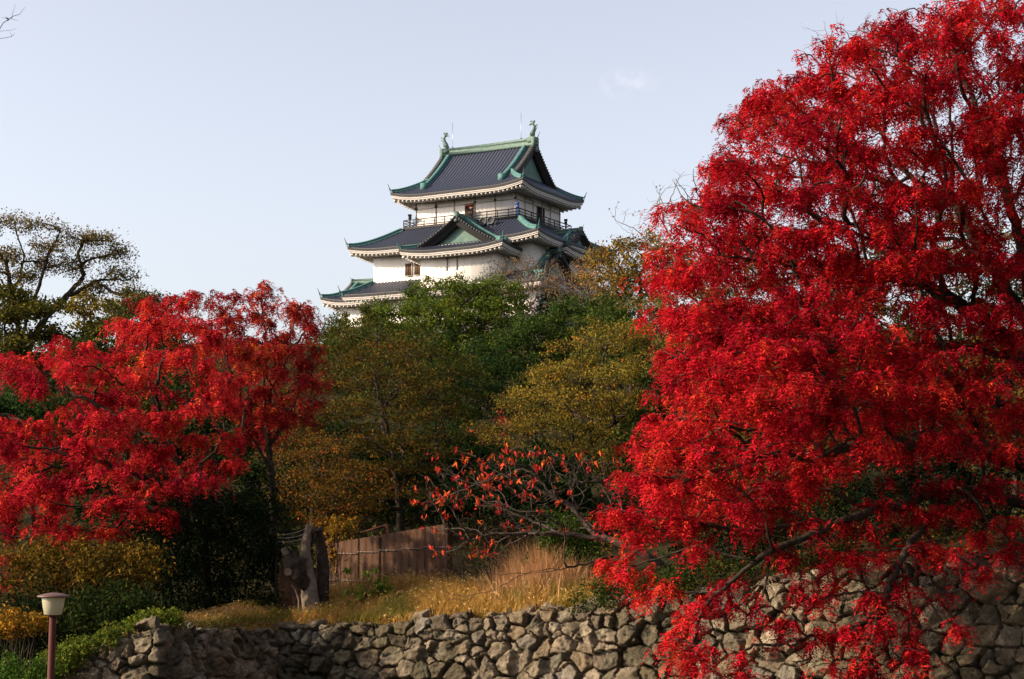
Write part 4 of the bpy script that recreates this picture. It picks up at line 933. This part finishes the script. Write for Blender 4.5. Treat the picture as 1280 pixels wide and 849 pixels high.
    T('bare_tree', 'grey leafless tree whose fine top shows over the upper edge of the crimson crown', (1150, 600, 56), [[(1150, 300, 56), (1140, 120, 56), (1120, 70, 56)], [(1140, 120, 56), (1070, 70, 56), (1040, 55, 56)]], [(1010, 50), (1040, 35), (1080, 28), (1120, 20), (1150, 60), (1080, 90), (1020, 75)], 18, 56, 2, 34, 16, 13, .2, .006, .16, lf(.3, .2, .1, .5, .2, .2, bare), 45, bark='twig', rexp=2.1, spray_tips=1, low=1)
    T('bare_tree', 'thin bare branch with a few curled leaves reaching in at the upper left corner', (-150, 760, 30), [[(-150, 500, 30), (-140, 300, 30), (-110, 150, 30), (-70, 80, 30), (0, 38, 30), (14, 24, 30), (21, 16, 30), (31, 8, 30)], [(14, 24, 30), (24, 26, 30)], [(21, 16, 30), (20, 6, 30)], [(-70, 80, 30), (0, 46, 30), (12, 42, 30), (14, 46, 30)], [(2, 37, 30), (22, 37, 30)]],
      None, 0, 30, 1, 10, 10, 3, .3, .004, .09, lf(.5, .06, .09, .35, .1, 1, ([(.06, .04, .04)], [1])), 46, extra_blobs=[(-60, 60, 30, 40, 30), (-90, 130, 30, 40, 40), (-20, 30, 30, 20, 25), (18, 40, 30, 10, 4, .7), (0, 20, 30, 8, 12, .7)], rexp=2.1)
    # the slope in the middle
    T('autumn_tree', 'broad olive brown tree above the rusty fence, in the centre', (498, 740, 57), [[(500, 680, 57), (500, 630, 57), (490, 560, 57), (470, 480, 57), (460, 430, 57)], [(500, 640, 57), (440, 610, 55.5), (390, 590, 55)], [(498, 610, 57), (540, 560, 57), (560, 500, 57)], [(490, 570, 57), (420, 520, 57), (390, 480, 57)], [(502, 660, 57), (550, 620, 56)]],
      [(360, 500), (382, 465), (412, 440), (445, 452), (478, 425), (510, 440), (535, 470), (556, 510), (550, 560), (525, 625), (450, 640), (400, 655), (355, 640), (350, 560)], 66, 57, 4.2, 38, 14, 28, .25, .008, .2, lf(34, .42, .095, .5, .6, .1, OLIVE, flat=.35), 51, spray_tips=1, low=.4)
    T('autumn_tree', 'orange tinged tree low beside the cut trunk, left of the rusty fence', (385, 740, 50), [[(388, 680, 50), (392, 620, 50), (400, 580, 50)], [(390, 640, 50), (440, 600, 50)]],
      [(350, 560), (390, 540), (440, 550), (470, 590), (460, 640), (430, 668), (380, 650), (350, 640)], 34, 50, 2.2, 34, 12, 22, .25, .007, .12, lf(30, .38, .085, .5, .6, .1, (OLIVE[0] + ORANGE[0], OLIVE[1] + ORANGE[1]), flat=.5), 52, spray_tips=1, low=.5)
    T('autumn_tree', 'yellow olive tree on the slope against the left edge of the crimson crown', (735, 720, 64), [[(735, 640, 64), (735, 560, 64), (745, 480, 64), (760, 430, 64)], [(735, 600, 64), (670, 560, 63), (630, 540, 63)], [(735, 560, 64), (800, 500, 64)], [(738, 530, 64), (690, 480, 64)]],
      [(600, 560), (640, 510), (680, 470), (720, 430), (760, 412), (810, 405), (840, 440), (840, 560), (800, 600), (720, 600), (650, 610), (605, 600)], 76, 64, 4.2, 36, 15, 28, .25, .009, .2, lf(34, .45, .11, .5, .5, .3, ([(.17, .125, .018), (.13, .105, .02), (.24, .14, .02), (.09, .085, .018), (.28, .12, .02)], [3, 3, 1.6, 2.4, .6]), flat=.6), 53, spray_tips=1, low=.5)
    T('autumn_tree', 'olive green tree between the olive brown tree and the bright evergreen', (480, 640, 80), [[(480, 540, 80), (480, 480, 80), (470, 430, 80)]],
      [(400, 430), (440, 408), (500, 420), (560, 440), (600, 480), (580, 540), (500, 520), (420, 480)], 60, 80, 4, 30, 14, 20, .25, .011, .2, lf(36, .5, .13, .5, .5, .1, ([(.055, .07, .014), (.09, .075, .016), (.04, .052, .012), (.13, .07, .016)], [3, 2.4, 3, .7]), flat=.5), 54, spray_tips=1)
    T('red_tree', 'little crimson sapling halfway up the slope, among the dark evergreens', (625, 640, 72), [[(625, 590, 72), (622, 560, 72)]], [(590, 545), (620, 520), (660, 525), (665, 560), (630, 580), (600, 570)], 9, 72, 1.5, 18, 10, 10, .3, .008, .08, lf(12, .3, .14, .5, .4, .3, ([(.26, .035, .02), (.18, .03, .02), (.26, .09, .02)], [3, 2, 1])), 55)
    # the half bare cherry with hanging leaves
    def cherry_leaf(S, D, r):
        keep_ = r.random(len(S)) < np.clip(.06 + .46 * (vnoise(S * 1.1 + 40, 3) > .52), 0, 1); S2 = S[keep_]
        return leafy(S2, r, 3.4, .10, .135, .40, .0, 2.2, ([(.50, .065, .026), (.55, .11, .026), (.40, .03, .026), (.32, .022, .024)], [3, 1.6, 2.6, 1.8]), jit=.2)
    T('cherry_tree', 'half bare cherry with dark sideways branches and hanging orange leaves over dry grass', (842, 742, 37.5),
      [[(836, 715, 37.4), (806, 692, 37.3), (776, 694, 37.2), (740, 701, 37), (706, 711, 36.8), (665, 717, 36.8), (630, 718, 36.7), (598, 716, 36.6), (575, 704, 36.5), (562, 693, 36.5)],
       [(806, 692, 37.3), (772, 678, 37.5), (740, 672, 37.6), (700, 667, 37.6), (665, 667, 37.5), (635, 666, 37.4), (610, 669, 37.4), (585, 675, 37.3), (570, 683, 37.2)],
       [(772, 678, 37.5), (742, 668, 37.8), (728, 650, 38), (713, 631, 38), (690, 622, 38), (668, 610, 38), (644, 600, 38), (615, 588, 38), (595, 570, 38)],
       [(776, 680, 37.5), (756, 670, 38), (738, 655, 38.2), (722, 645, 38.3)], [(713, 631, 38), (716, 605, 38.2), (725, 580, 38.4), (745, 560, 38.6)], [(700, 664, 37.7), (660, 650, 38.2), (632, 638, 38.4), (600, 625, 38.6)],
       [(706, 711, 36.8), (682, 712, 36.2), (660, 716, 36), (640, 726, 35.9), (618, 738, 35.8), (595, 745, 35.8), (570, 745, 35.8), (550, 737, 35.8), (535, 728, 35.8)], [(596, 745, 35.8), (588, 752, 35.7), (560, 748, 35.7)],
       [(713, 697, 36.9), (700, 705, 36.4), (680, 730, 36), (662, 752, 35.8)], [(690, 622, 38), (668, 590, 38.2), (655, 560, 38.3)]],
      [(535, 600), (560, 580), (600, 570), (640, 555), (690, 560), (740, 560), (775, 590), (770, 640), (720, 660), (660, 680), (600, 690), (545, 690), (528, 650)], 80, 37.6, 1.5, 32, 16, 15, .22, .006, .125, cherry_leaf, 61, bark='cherry_bark', rexp=2.2, spray_tips=1, low=1, crown='leaves', fmat='red_leaf')
    for k, (x, y, d_, w, h_, cols, lab) in enumerate((
        (900, 400, 84, 85, 75, BROWN, 'brown tree seen through the left part of the crimson crown'), (990, 370, 90, 90, 90, OLIVE, 'olive tree seen through the middle of the crimson crown'),
        (1090, 380, 78, 95, 90, DKGREEN, 'dark evergreen seen through gaps right of the middle of the crimson crown'), (1200, 370, 84, 100, 100, BROWN, 'brown tree seen through gaps in the right part of the crimson crown'),
        (1290, 400, 76, 90, 100, DKGREEN, 'dark evergreen behind the crimson crown at the right edge'), (880, 520, 62, 80, 70, DKGREEN, 'dark evergreen behind the lower left part of the crimson crown'),
        (1000, 510, 58, 90, 80, OLIVE, 'olive tree behind the lower middle of the crimson crown'), (1140, 500, 60, 100, 80, DKGREEN, 'dark evergreen low behind the crimson crown, over the near black shrub'), (1270, 510, 56, 80, 90, OLIVE, 'olive tree low behind the crimson crown at the right edge'),
        (40, 560, 58, 90, 90, DKGREEN, 'dark evergreen behind the scarlet tree at the left edge'), (160, 540, 62, 80, 80, OLIVE, 'olive tree seen through the middle of the scarlet tree'), (265, 560, 60, 70, 90, DKGREEN, 'dark evergreen behind the right part of the scarlet tree'),
        (560, 600, 63, 60, 60, DKGREEN, 'dark evergreen in the shade between the olive brown tree and the cherry'), (420, 600, 66, 70, 80, DKGREEN, 'dark evergreen behind the olive brown tree'), (660, 620, 58, 60, 50, DKGREEN, 'low dark evergreen behind the cherry branches'))):
        T('broadleaf_tree', lab, (x, 690, d_), [[(x, y + 90, d_), (x, y, d_)]], [(x - w, y), (x - w * .6, y - h_ * .8), (x, y - h_), (x + w * .6, y - h_ * .75), (x + w, y), (x + w * .8, y + h_ * .9), (x - w * .8, y + h_ * .9)], 26, d_, 3.2, 34, 18, 16, .3, .012, .25, lf(42, .62, .17, .55, .6, .1, cols, flat=.6), 200 + k)
    # shrubs
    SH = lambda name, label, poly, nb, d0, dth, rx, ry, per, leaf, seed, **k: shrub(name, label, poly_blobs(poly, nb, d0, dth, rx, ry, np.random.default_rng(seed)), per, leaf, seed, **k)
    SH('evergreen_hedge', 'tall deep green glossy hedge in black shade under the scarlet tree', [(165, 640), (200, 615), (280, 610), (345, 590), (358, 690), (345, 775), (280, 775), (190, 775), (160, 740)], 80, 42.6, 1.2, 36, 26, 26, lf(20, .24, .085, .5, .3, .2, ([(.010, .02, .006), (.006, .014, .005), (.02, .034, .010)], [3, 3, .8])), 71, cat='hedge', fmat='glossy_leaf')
    SH('yellow_shrub', 'mustard yellow shrub hanging behind the street lamp, under the scarlet tree', [(15, 700), (60, 680), (130, 690), (185, 685), (180, 720), (130, 745), (80, 745), (20, 740)], 34, 37.6, 1.2, 32, 16, 22, lf(11, .2, .10, .55, .3, .6, ([(.12, .07, .011), (.08, .055, .010), (.17, .09, .013), (.04, .035, .009)], [3, 3, 1, 2])), 72)
    SH('broadleaf_shrub', 'dark mixed green shrub beside the street lamp post, above the ferny bank', [(95, 750), (140, 735), (185, 745), (185, 775), (140, 795), (90, 820), (70, 790)], 30, 35.4, 1.0, 26, 18, 22, lf(14, .2, .085, .55, .4, .3, ([(.018, .03, .009), (.03, .045, .011), (.012, .02, .007), (.07, .065, .014)], [3, 2, 3, .6])), 73)
    SH('orange_shrub', 'orange leaved shrub at the left edge, below the lamp shade', [(-30, 775), (20, 768), (48, 762), (52, 780), (20, 795), (-30, 795)], 12, 34.6, .6, 22, 9, 22, lf(9, .15, .09, .5, .3, .3, ([(.30, .15, .016), (.24, .11, .016), (.14, .10, .016)], [2, 2, 1.4])), 74)
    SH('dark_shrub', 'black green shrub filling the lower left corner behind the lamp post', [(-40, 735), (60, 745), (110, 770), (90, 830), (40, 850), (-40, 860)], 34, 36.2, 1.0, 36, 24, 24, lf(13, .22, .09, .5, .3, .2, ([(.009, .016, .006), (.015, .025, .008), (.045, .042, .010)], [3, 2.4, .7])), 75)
    SH('low_shrub', 'bright yellow green low shrub on the crest of the wall corner', [(160, 778), (180, 768), (222, 764), (226, 780), (200, 788), (165, 790)], 16, 32.8, .5, 16, 8, 22, lf(11, .12, .07, .5, .5, .1, ([(.11, .13, .018), (.075, .105, .016), (.16, .15, .02), (.04, .06, .012)], [3, 3, 1.4, 1])), 76)
    SH('low_shrub', 'ferny yellow green bank of low shrubs between the lamp post and the wall end', [(40, 849), (60, 820), (100, 800), (150, 785), (165, 795), (110, 815), (88, 830), (60, 860)], 34, 32.0, .5, 18, 9, 22, lf(10, .13, .075, .45, .5, .1, ([(.10, .12, .018), (.06, .09, .014), (.14, .135, .02), (.035, .055, .012)], [3, 3, 1.4, 1])), 77, stems=False)
    SH('low_shrub', 'saturated green low shrub in the bottom left corner at the foot of the lamp', [(-30, 840), (20, 825), (60, 835), (75, 870), (-30, 880)], 22, 30.6, .6, 24, 10, 22, lf(10, .14, .07, .5, .5, .1, ([(.035, .085, .014), (.06, .105, .016), (.09, .12, .018)], [3, 3, 1])), 78)
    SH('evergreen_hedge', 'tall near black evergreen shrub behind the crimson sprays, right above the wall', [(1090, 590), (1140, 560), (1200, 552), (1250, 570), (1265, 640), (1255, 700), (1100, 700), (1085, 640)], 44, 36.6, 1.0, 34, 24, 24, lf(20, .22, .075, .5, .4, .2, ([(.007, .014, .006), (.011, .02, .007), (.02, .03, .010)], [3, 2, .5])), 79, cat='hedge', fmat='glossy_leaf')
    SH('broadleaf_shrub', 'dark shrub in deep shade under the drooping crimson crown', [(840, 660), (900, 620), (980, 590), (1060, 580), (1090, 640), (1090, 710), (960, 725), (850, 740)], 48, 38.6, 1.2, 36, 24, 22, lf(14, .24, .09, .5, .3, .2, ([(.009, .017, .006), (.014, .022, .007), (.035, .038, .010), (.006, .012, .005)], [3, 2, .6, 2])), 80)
    SH('yellow_shrub', 'yellow green shrub glimpsed through the gap under the crimson crown', [(890, 610), (940, 575), (1000, 565), (1060, 575), (1050, 620), (960, 640), (900, 640)], 26, 42.5, 1.5, 32, 16, 20, lf(14, .25, .10, .5, .4, .2, ([(.10, .10, .018), (.15, .12, .02), (.06, .07, .016)], [2, 2, 2])), 81)
    SH('broadleaf_shrub', 'small fresh green shrub behind the cherry branches, beside the tan reeds', [(675, 660), (700, 640), (735, 650), (742, 690), (735, 735), (690, 730), (672, 700)], 26, 40.2, .8, 20, 14, 20, lf(13, .17, .085, .5, .4, .2, ([(.045, .085, .014), (.03, .055, .012), (.075, .10, .018)], [3, 3, 1.4])), 82)
    SH('low_shrub', 'low green weeds along the wall top under the crimson sprays, right of the dry grass', [(700, 750), (740, 735), (800, 715), (880, 705), (1000, 690), (1100, 675), (1290, 660), (1290, 685), (1100, 700), (1000, 715), (890, 732), (840, 740), (780, 750), (720, 760)], 70, 34.6, .9, 22, 9, 20, lf(10, .16, .07, .5, .4, .1, ([(.028, .042, .010), (.05, .055, .012), (.016, .026, .008)], [3, 2, 3])), 83, stems=False)
    SH('thicket', 'tangle of dark brambles behind the cherry branches, over the tan reeds', [(545, 690), (600, 650), (660, 640), (690, 670), (660, 700), (600, 715), (560, 715)], 26, 41, 1.0, 26, 14, 16, lf(5, .25, .07, .5, .2, .2, ([(.05, .03, .02), (.035, .03, .016), (.09, .035, .02)], [3, 3, 1])), 84)
    SH('climber', 'yellow leaved climber hanging over the left end of the rusty fence', [(408, 660), (430, 648), (445, 655), (440, 680), (420, 720), (408, 700)], 14, 47.4, .2, 12, 10, 16, lf(8, .12, .09, .55, .2, .6, ([(.28, .16, .02), (.20, .12, .02), (.30, .10, .02), (.12, .09, .018)], [3, 2, 1, 1])), 85, cat='climber')
wood()

# ------------------------------------------------------------------ unseen trees added behind and right of the viewer to block sky light
def sky_block_trees():
    r = np.random.default_rng(9); m = MB(); S = []
    for k in range(26):
        t = k / 25; x, y = (-26 + 78 * t / .6, -10 + r.uniform(-3, 3)) if t < .6 else (33 + r.uniform(-4, 4), -10 + (t - .6) / .4 * 50)
        h = r.uniform(21, 27); m.tube([(x, y, -.2), (x + r.uniform(-.5, .5), y, h * .5), (x, y, h * .85)], [.35, .25, .08], 8)
        o = unit(r.normal(0, 1, (150, 3))) * r.random((150, 1)) ** .4; S.append(np.array([x, y, h * .58]) + o * (4.6, 4.6, h * .42))
    tag(m.build('sky_block_trunks', M['bark']), kind='stuff'); S = np.concatenate(S)
    v, f, c = leafy(S, r, 16, 1.1, .6, .55, .4, .1, DKGREEN); tag(mesh_np('sky_block_trees', v, [f], M['leaf'], col=c), kind='stuff')
sky_block_trees()

# ------------------------------------------------------------------ ground cover on the slope, dry grass on the terrace
def undergrowth():
    r = np.random.default_rng(5); n = 5200
    y = r.uniform(0, 1, n) ** .8 * 95 + 46; x = (r.uniform(-.42, .42, n)) * y * 1.02
    S = np.stack([x, y, hill_z(x, y) + r.uniform(.05, .8, n)], 1)
    v, f, c = leafy(S, r, 12, .8, .22, .5, .5, .1, ([(.05, .05, .014), (.08, .06, .018), (.03, .04, .012), (.12, .07, .02)], [3, 2, 3, .8]), flat=.5)
    tag(mesh_np('undergrowth', v, [f], M['leaf'], col=c), kind='stuff')
undergrowth()
def blades(name, px, dy, h, w, pal, r, lean=.35, heads=0.0, z=None):
    """grass blades rooted on the terrace at photo column px, dy metres behind the wall's edge"""
    d = np.interp(px, [100, 196, 260, 345, 450, 560, 640, 700, 780, 1300], [32.1, 31.6, 34.6, 39.5, 38.5, 37.4, 36.7, 36.1, 35.3, 30.3]) + dy + .15
    x = (px - 640) / FPX * d * 1.0; n = len(px); zz = hill_z(x, d) - .03
    b = np.stack([x, d, zz], 1); az = r.uniform(0, 2 * np.pi, n); l = np.abs(r.normal(0, lean, n)); dirv = np.stack([np.cos(az) * l, np.sin(az) * l, np.ones(n)], 1)
    sd = np.stack([-np.sin(az + 1), np.cos(az + 1), np.zeros(n)], 1) * (w * r.uniform(.6, 1.3, n))[:, None]
    m = b + dirv * (h * .55)[:, None]; t = b + dirv * h[:, None] + np.stack([np.cos(az), np.sin(az), -.3 * np.ones(n)], 1) * (h * l * .5)[:, None]
    v = np.stack([b - sd, b + sd, m + sd * .8, m - sd * .8, t], 1).reshape(-1, 3); i = np.arange(n) * 5
    q = np.stack([i, i + 1, i + 2, i + 3], 1); tr = np.stack([i + 3, i + 2, i + 4], 1)
    c = np.repeat(pal * r.uniform(.75, 1.25, (n, 1)), 5, 0)
    fs = [q, tr]
    if heads:
        k = np.where(r.random(n) < heads)[0]; C = t[k]; N = unit(r.normal(0, 1, (len(k), 3))); T = unit(np.stack([np.cos(az[k]), np.sin(az[k]), -.2 * np.ones(len(k))], 1) + .6 * r.normal(0, 1, (len(k), 3)))
        v2, f2, = cards(C, N, T, np.full(len(k), .085), np.full(len(k), .028)); fs = [np.concatenate([q, f2 + len(v)]), tr]; v = np.concatenate([v, v2]); c = np.concatenate([c, np.repeat(pal[k] * 1.1 + .04, 4, 0)])
    return v, fs, c
def grasses():
    r = np.random.default_rng(8)
    straw = np.array([(.46, .26, .065), (.38, .20, .05), (.50, .32, .11), (.28, .16, .04), (.24, .18, .035), (.13, .14, .03)])
    n = 70000; px = r.uniform(120, 745, n); dy = r.uniform(0, 1, n) ** .8 * np.interp(px, [120, 250, 420, 745], [1.2, 3.0, 6.0, 5.0])
    pn = vnoise(np.stack([px * .018, dy * .8, px * 0], 1), 4)
    pw = np.array([3, 3, 1.6, 1.6, 1.2, .5]); pal = straw[r.choice(6, n, p=pw / pw.sum())]
    gr = (vnoise(np.stack([px * .02 + 9, dy * 1.2, px * 0], 1), 6) > .70) | ((px > 690) & (r.random(n) < .6)); pal[gr] = pal[gr] * .4 + np.array([.10, .13, .02]) * .7
    h = r.uniform(.2, .46, n) * (.6 + 1.0 * pn) * np.interp(px, [120, 260, 330, 430, 560, 745], [.5, .5, .7, 1.15, 1.5, 1.0])
    h *= np.clip(.45 + dy * .5, .45, 1)
    v, f, c = blades('dry_grass', px, dy, h, .008, pal, r, heads=.12)
    tag(mesh_np('dry_grass', v, f, M['grass'], col=c), kind='stuff')
    # fallen leaves
    k = 5200; px = r.uniform(120, 1290, k); dy = .2 + r.random(k) ** 1.3 * 6
    d = np.interp(px, [100, 196, 260, 345, 450, 560, 640, 700, 780, 1300], [32.1, 31.6, 34.6, 39.5, 38.5, 37.4, 36.7, 36.1, 35.3, 30.3]) + dy; x = (px - 640) / FPX * d
    C = np.stack([x, d, hill_z(x, d) + .02 + r.random(k) * np.where(px < 745, .12, .05)], 1); N = unit(r.normal(0, .45, (k, 3)) + (0, 0, 1)); T = r.normal(0, 1, (k, 3))
    v, f = cards(C, N, T, r.uniform(.06, .13, k), r.uniform(.025, .06, k)); c = pick_col([(.40, .03, .02), (.30, .07, .02), (.22, .13, .03), (.13, .07, .03), (.08, .05, .03)], [2, 1.5, 2, 3, 3], r, k) * r.uniform(.6, 1.1, (k, 1))
    tag(mesh_np('fallen_leaves', v, [f], M['leaf'], col=np.repeat(c, 4, 0)), kind='stuff')
    # tall tan reeds before the brambles
    e_lab = 'clump of tall tan reeds behind the low cherry branches'
    n = 8200; px = 674 + r.normal(0, 32, n); dy = 3.0 + r.normal(0, .8, n); pal = np.array([(.42, .23, .11), (.36, .19, .085), (.46, .28, .14)])[r.integers(0, 3, n)]
    h = np.clip(1.3 - np.abs(px - 668) * .009, .35, 2) * r.uniform(.35, 1.1, n) * (.7 + .6 * vnoise(np.stack([px * .12, dy, px * 0], 1), 2))
    v, f, c = blades('reed', px, dy, h, .010, pal, r, lean=.24)
    tag(mesh_np('reed_clump', v, f, M['grass'], col=c), e_lab, 'reeds')
    # weeds with broad leaves in front of the fence
    for k, (x0, d_, lab) in enumerate(((478, 4.2, 'leafy green weed at the foot of the rusty fence, the taller one'), (452, 3.8, 'leafy green weed in the dry grass left of the taller weed'))):
        d0 = 37 + d_; X = (x0 - 640) / FPX * d0; b = np.array([X, d0, gz(X, d0)]); S = b + np.abs(r.normal(0, 1, (40, 3))) * (.02, .02, .34) + r.normal(0, .16, (40, 3)) * (1, 1, .3) + (0, 0, .25)
        e = empty('weed', b); tag(e, lab, 'weed'); m = MB()
        for q in S[:9]: m.tube(np.array([b, (b + q) / 2 + (0, 0, .05), q]) - b, [.01, .008, .005], 4)
        m.build('stems', M['bark'], e); v, f, c = leafy(S, r, 6, .08, .13, .6, .5, .3, ([(.11, .17, .02), (.08, .13, .02), (.16, .19, .03)], [1, 1, 1])); mesh_np('leaves', v - b, [f], M['leaf'], e, col=c)
grasses()

# ------------------------------------------------------------------ rusty sheet fence, loose panel, pipe rail
M['bolt'] = mat('bolt', (.12, .09, .075), .6, .3)
def fence():
    p0, p1 = at(396, 742, 48), at(560, 738, 43.4); p0[2] = gz(*p0[:2]) - .1; p1[2] = gz(*p1[:2]) - .1
    L = np.linalg.norm(p1[:2] - p0[:2]); ang = math.atan2(p1[1] - p0[1], p1[0] - p0[0])
    e = empty('sheet_fence', p0, ang); tag(e, 'rusty brown sheet metal fence with two rows of bolts behind the dry grass', 'fence')
    n = 6; w = L / n; r = random.Random(3)
    for k in range(n):
        x0, x1 = k * w, (k + 1) * w; z0 = (p1[2] - p0[2]) * k / n; h0 = 1.34 + .62 * k / n; h1 = 1.34 + .62 * (k + 1) / n
        tilt = r.uniform(-.04, .04); m = MB(); xs = np.linspace(x0 + .004, x1 - .004, 40); ph = (xs - x0) / w
        cor = .018 * np.sign(np.sin(ph * 2 * np.pi * 3)) * np.clip(np.abs(np.sin(ph * 2 * np.pi * 3)) * 3, 0, 1) + tilt * (ph - .5) + r.uniform(-.012, .012)
        top = h0 + (h1 - h0) * ph + r.uniform(-.03, .03)
        P = np.stack([np.stack([xs, cor, xs * 0 + z0], 1), np.stack([xs, cor, z0 + top], 1), np.stack([xs, cor + .02, z0 + top], 1), np.stack([xs, cor + .02, xs * 0 + z0], 1)], 0)
        m.grid(P); s = m.build('panel', M['rust'], e)
        for hz in (.3 + .1 * k / n, 1.02 + .4 * k / n):
            m = MB(); m.bar((x0 + .02, -.024, z0 + hz), (x1 - .02, -.024, z0 + hz), .008, .035)
            for q in np.linspace(x0 + .1, x1 - .1, 6): m.box(q - .016, q + .016, -.05, -.022, z0 + hz - .016, z0 + hz + .016)
            m.build('bolt_row', M['bolt'], s)
    for k in range(0, n + 1, 2):
        m = MB(); x = k * w; m.tube([(x, .09, -.2), (x, .09, 1.28 + .62 * k / n)], .03, 8); m.build('post', M['red_iron'], e)
    e2 = empty('pipe_rail', p0 + (0.0, 0, 0), ang); tag(e2, 'red brown pipe handrail just above the rusty fence', 'railing')
    for x, t in ((1.0, 1.62), (2.75, 1.98)):
        m = MB(); m.tube([(x, .5, -.2), (x, .5, t)], .028, 8); m.build('post', M['red_iron'], e2)
    for dz in (0, -.3):
        m = MB(); m.tube([(.9, .5, 1.58 + dz), (2.75, .5, 1.92 + dz)], .02, 8); m.build('pipe', M['red_iron'], e2)
    m = MB(); m.tube([(2.75, .5, 1.95), (3.1, .3, 1.6)], .02, 8); m.build('brace', M['red_iron'], e2)
    # loose panel behind the cut trunk
    b = at(372, 764, 41.6); b[2] = gz(b[0], b[1]) - .1; e3 = empty('metal_sheet', b, R(-14)); tag(e3, 'separate weathered brown metal sheet standing behind the cut trunk', 'metal sheet')
    m = MB(); xs = np.linspace(-.52, .5, 40); cor = .012 * np.sin(xs * 30)
    m.grid(np.stack([np.stack([xs, cor, xs * 0], 1), np.stack([xs, cor, xs * 0 + 1.42], 1), np.stack([xs, cor + .02, xs * 0 + 1.42], 1), np.stack([xs, cor + .02, xs * 0], 1)], 0)); m.build('panel', M['rust'], e3)
    for x in (-.46, .44):
        m = MB(); m.tube([(x, .05, -.1), (x, .05, 1.46)], .03, 8); m.build('post', M['red_iron'], e3)
fence()

# ------------------------------------------------------------------ the cut trunk with its wires
def cut_trunk():
    r = np.random.default_rng(2); d = 41.0; b = at(387, 766, d); b[2] = gz(b[0], b[1]) - .1
    e = empty('cut_tree', b); tag(e, 'gnarled cut back trunk with a pale stem and burl, left of the rusty fence', 'tree trunk')
    def tubeP(name, pp, rad, m, par=e, k=12, nzs=.12):
        P = path(*pp); L = np.linspace(0, 1, len(P)); t = np.linspace(0, 1, len(P) * 7); P = np.stack([np.interp(t, L, P[:, i]) for i in range(3)], 1); Rr = np.interp(t, L, rad)
        for _ in range(2): P[1:-1] = .25 * P[:-2] + .5 * P[1:-1] + .25 * P[2:]
        a = np.arange(k) * 2 * np.pi / k; pr = []
        for i in range(len(P)):
            q = np.stack([np.cos(a), np.sin(a)], 1); nn = vnoise(np.concatenate([q * 1.6, np.full((k, 1), t[i] * 5.0)], 1) + len(name) + rad[0] * 50, 3) + .4 * vnoise(np.concatenate([q * 4, np.full((k, 1), t[i] * 16.0)], 1), 5)
            pr.append(q * (Rr[i] * (1 + (nn[:, None] - .7) * nzs * 3)))
        m_ = MB(); m_.sweep(P - b, pr); return m_.build(name, M[m], par, smooth=True)
    tubeP('trunk', [(390, 768, d), (387, 740, d), (384, 710, d), (381, 690, d), (383, 675, d), (387, 657, d)], [.24, .2, .17, .13, .11, .10], 'pale_bark')
    tubeP('stub', [(385, 668, d), (394, 663, d - .05), (404, 661, d - .1)], [.07, .06, .05], 'bark')
    bl = tubeP('burl', [(386, 735, d), (374, 718, d - .1), (366, 703, d - .2), (360, 692, d - .25)], [.18, .26, .26, .14], 'bark', nzs=.2)
    tubeP('stub', [(362, 698, d - .2), (356, 690, d - .25), (354, 685, d - .25)], [.10, .08, .06], 'pale_bark')
    c = path((360, 715, d - .36))[0] - b; m = MB(); a = np.linspace(0, 2 * np.pi, 15)[:-1]
    m.lathe([(0.0, .0), (.05, .004), (.075, .01), (.095, .02), (.10, -.02), (.09, -.12)], (0, 0, 0), 16)
    v = np.concatenate(m.v); v = np.stack([v[:, 0] + c[0], -v[:, 2] + c[1], v[:, 1] + c[2]], 1); mesh_np('cut_face', v, [np.concatenate(m.q)], M['cut_wood'], e)
    tubeP('side_stem', [(374, 768, d - .2), (374, 750, d - .25), (370, 738, d - .3), (364, 731, d - .3)], [.035, .032, .028, .02], 'pale_bark')
    tubeP('dark_stem', [(402, 768, d + .3), (404, 720, d + .3), (402, 690, d + .3), (398, 664, d + .25)], [.2, .17, .15, .1], 'bark')
    for k, (y0, y1, lab) in enumerate(((668, 660, 'pale wire tied to the cut trunk, topmost of the three'), (672, 666, 'pale wire tied to the cut trunk, middle of the three'), (677, 671, 'pale wire tied to the cut trunk, lowest of the three'))):
        p, q = at(346, y0, 41.8), at(384, y1, d - .1); t = np.linspace(0, 1, 9)[:, None]; w = p + (q - p) * t - np.array([0, 0, .06]) * (1 - (2 * t - 1) ** 2)
        m = MB(); m.tube(w, .008, 5); tag(m.build('wire', M['wire']), lab, 'wire', 'wires tied to the cut trunk')
    m = MB(); p = at(346, 676, 41.8); m.tube([(p[0], p[1], gz(p[0], p[1]) - .1), (p[0], p[1], p[2] + .1)], .035, 8); tag(m.build('stake', M['bark']), 'thin dark stake holding the far ends of the pale wires', 'stake')
cut_trunk()

# ------------------------------------------------------------------ street lamp
def lamp():
    d = 26.0; hz = at(67, 742, d); e = empty('street_lamp', (hz[0], d, 0)); tag(e, 'red brown street lamp with a flat round cap and frosted glass shade', 'street lamp')
    T = hz[2]; m = MB(); m.lathe([(.0, 0.02), (.16, .02), (.15, .05), (.09, .09), (.062, .16), (.055, T - .36), (.05, T - .355)], k=20); m.build('post', M['red_iron'], e, smooth=True)
    m = MB(); m.lathe([(0, T - .375), (.075, T - .37), (.085, T - .345), (.08, T - .33), (0, T - .33)], k=20); m.build('collar', M['red_iron'], e, smooth=False)
    m = MB(); m.lathe([(.0, T - .335), (.13, T - .335), (.142, T - .325), (.165, T - .2), (.182, T - .075), (.178, T - .06), (0, T - .06)], k=28); m.build('shade', M['frosted'], e, smooth=True)
    m = MB(); m.lathe([(0, T - .058), (.19, T - .056), (.255, T - .052), (.258, T - .04), (.24, T - .026), (.15, T - .004), (.06, T + .012), (0, T + .014)], k=32); m.build('cap', M['cap_paint'], e, smooth=True)
lamp()
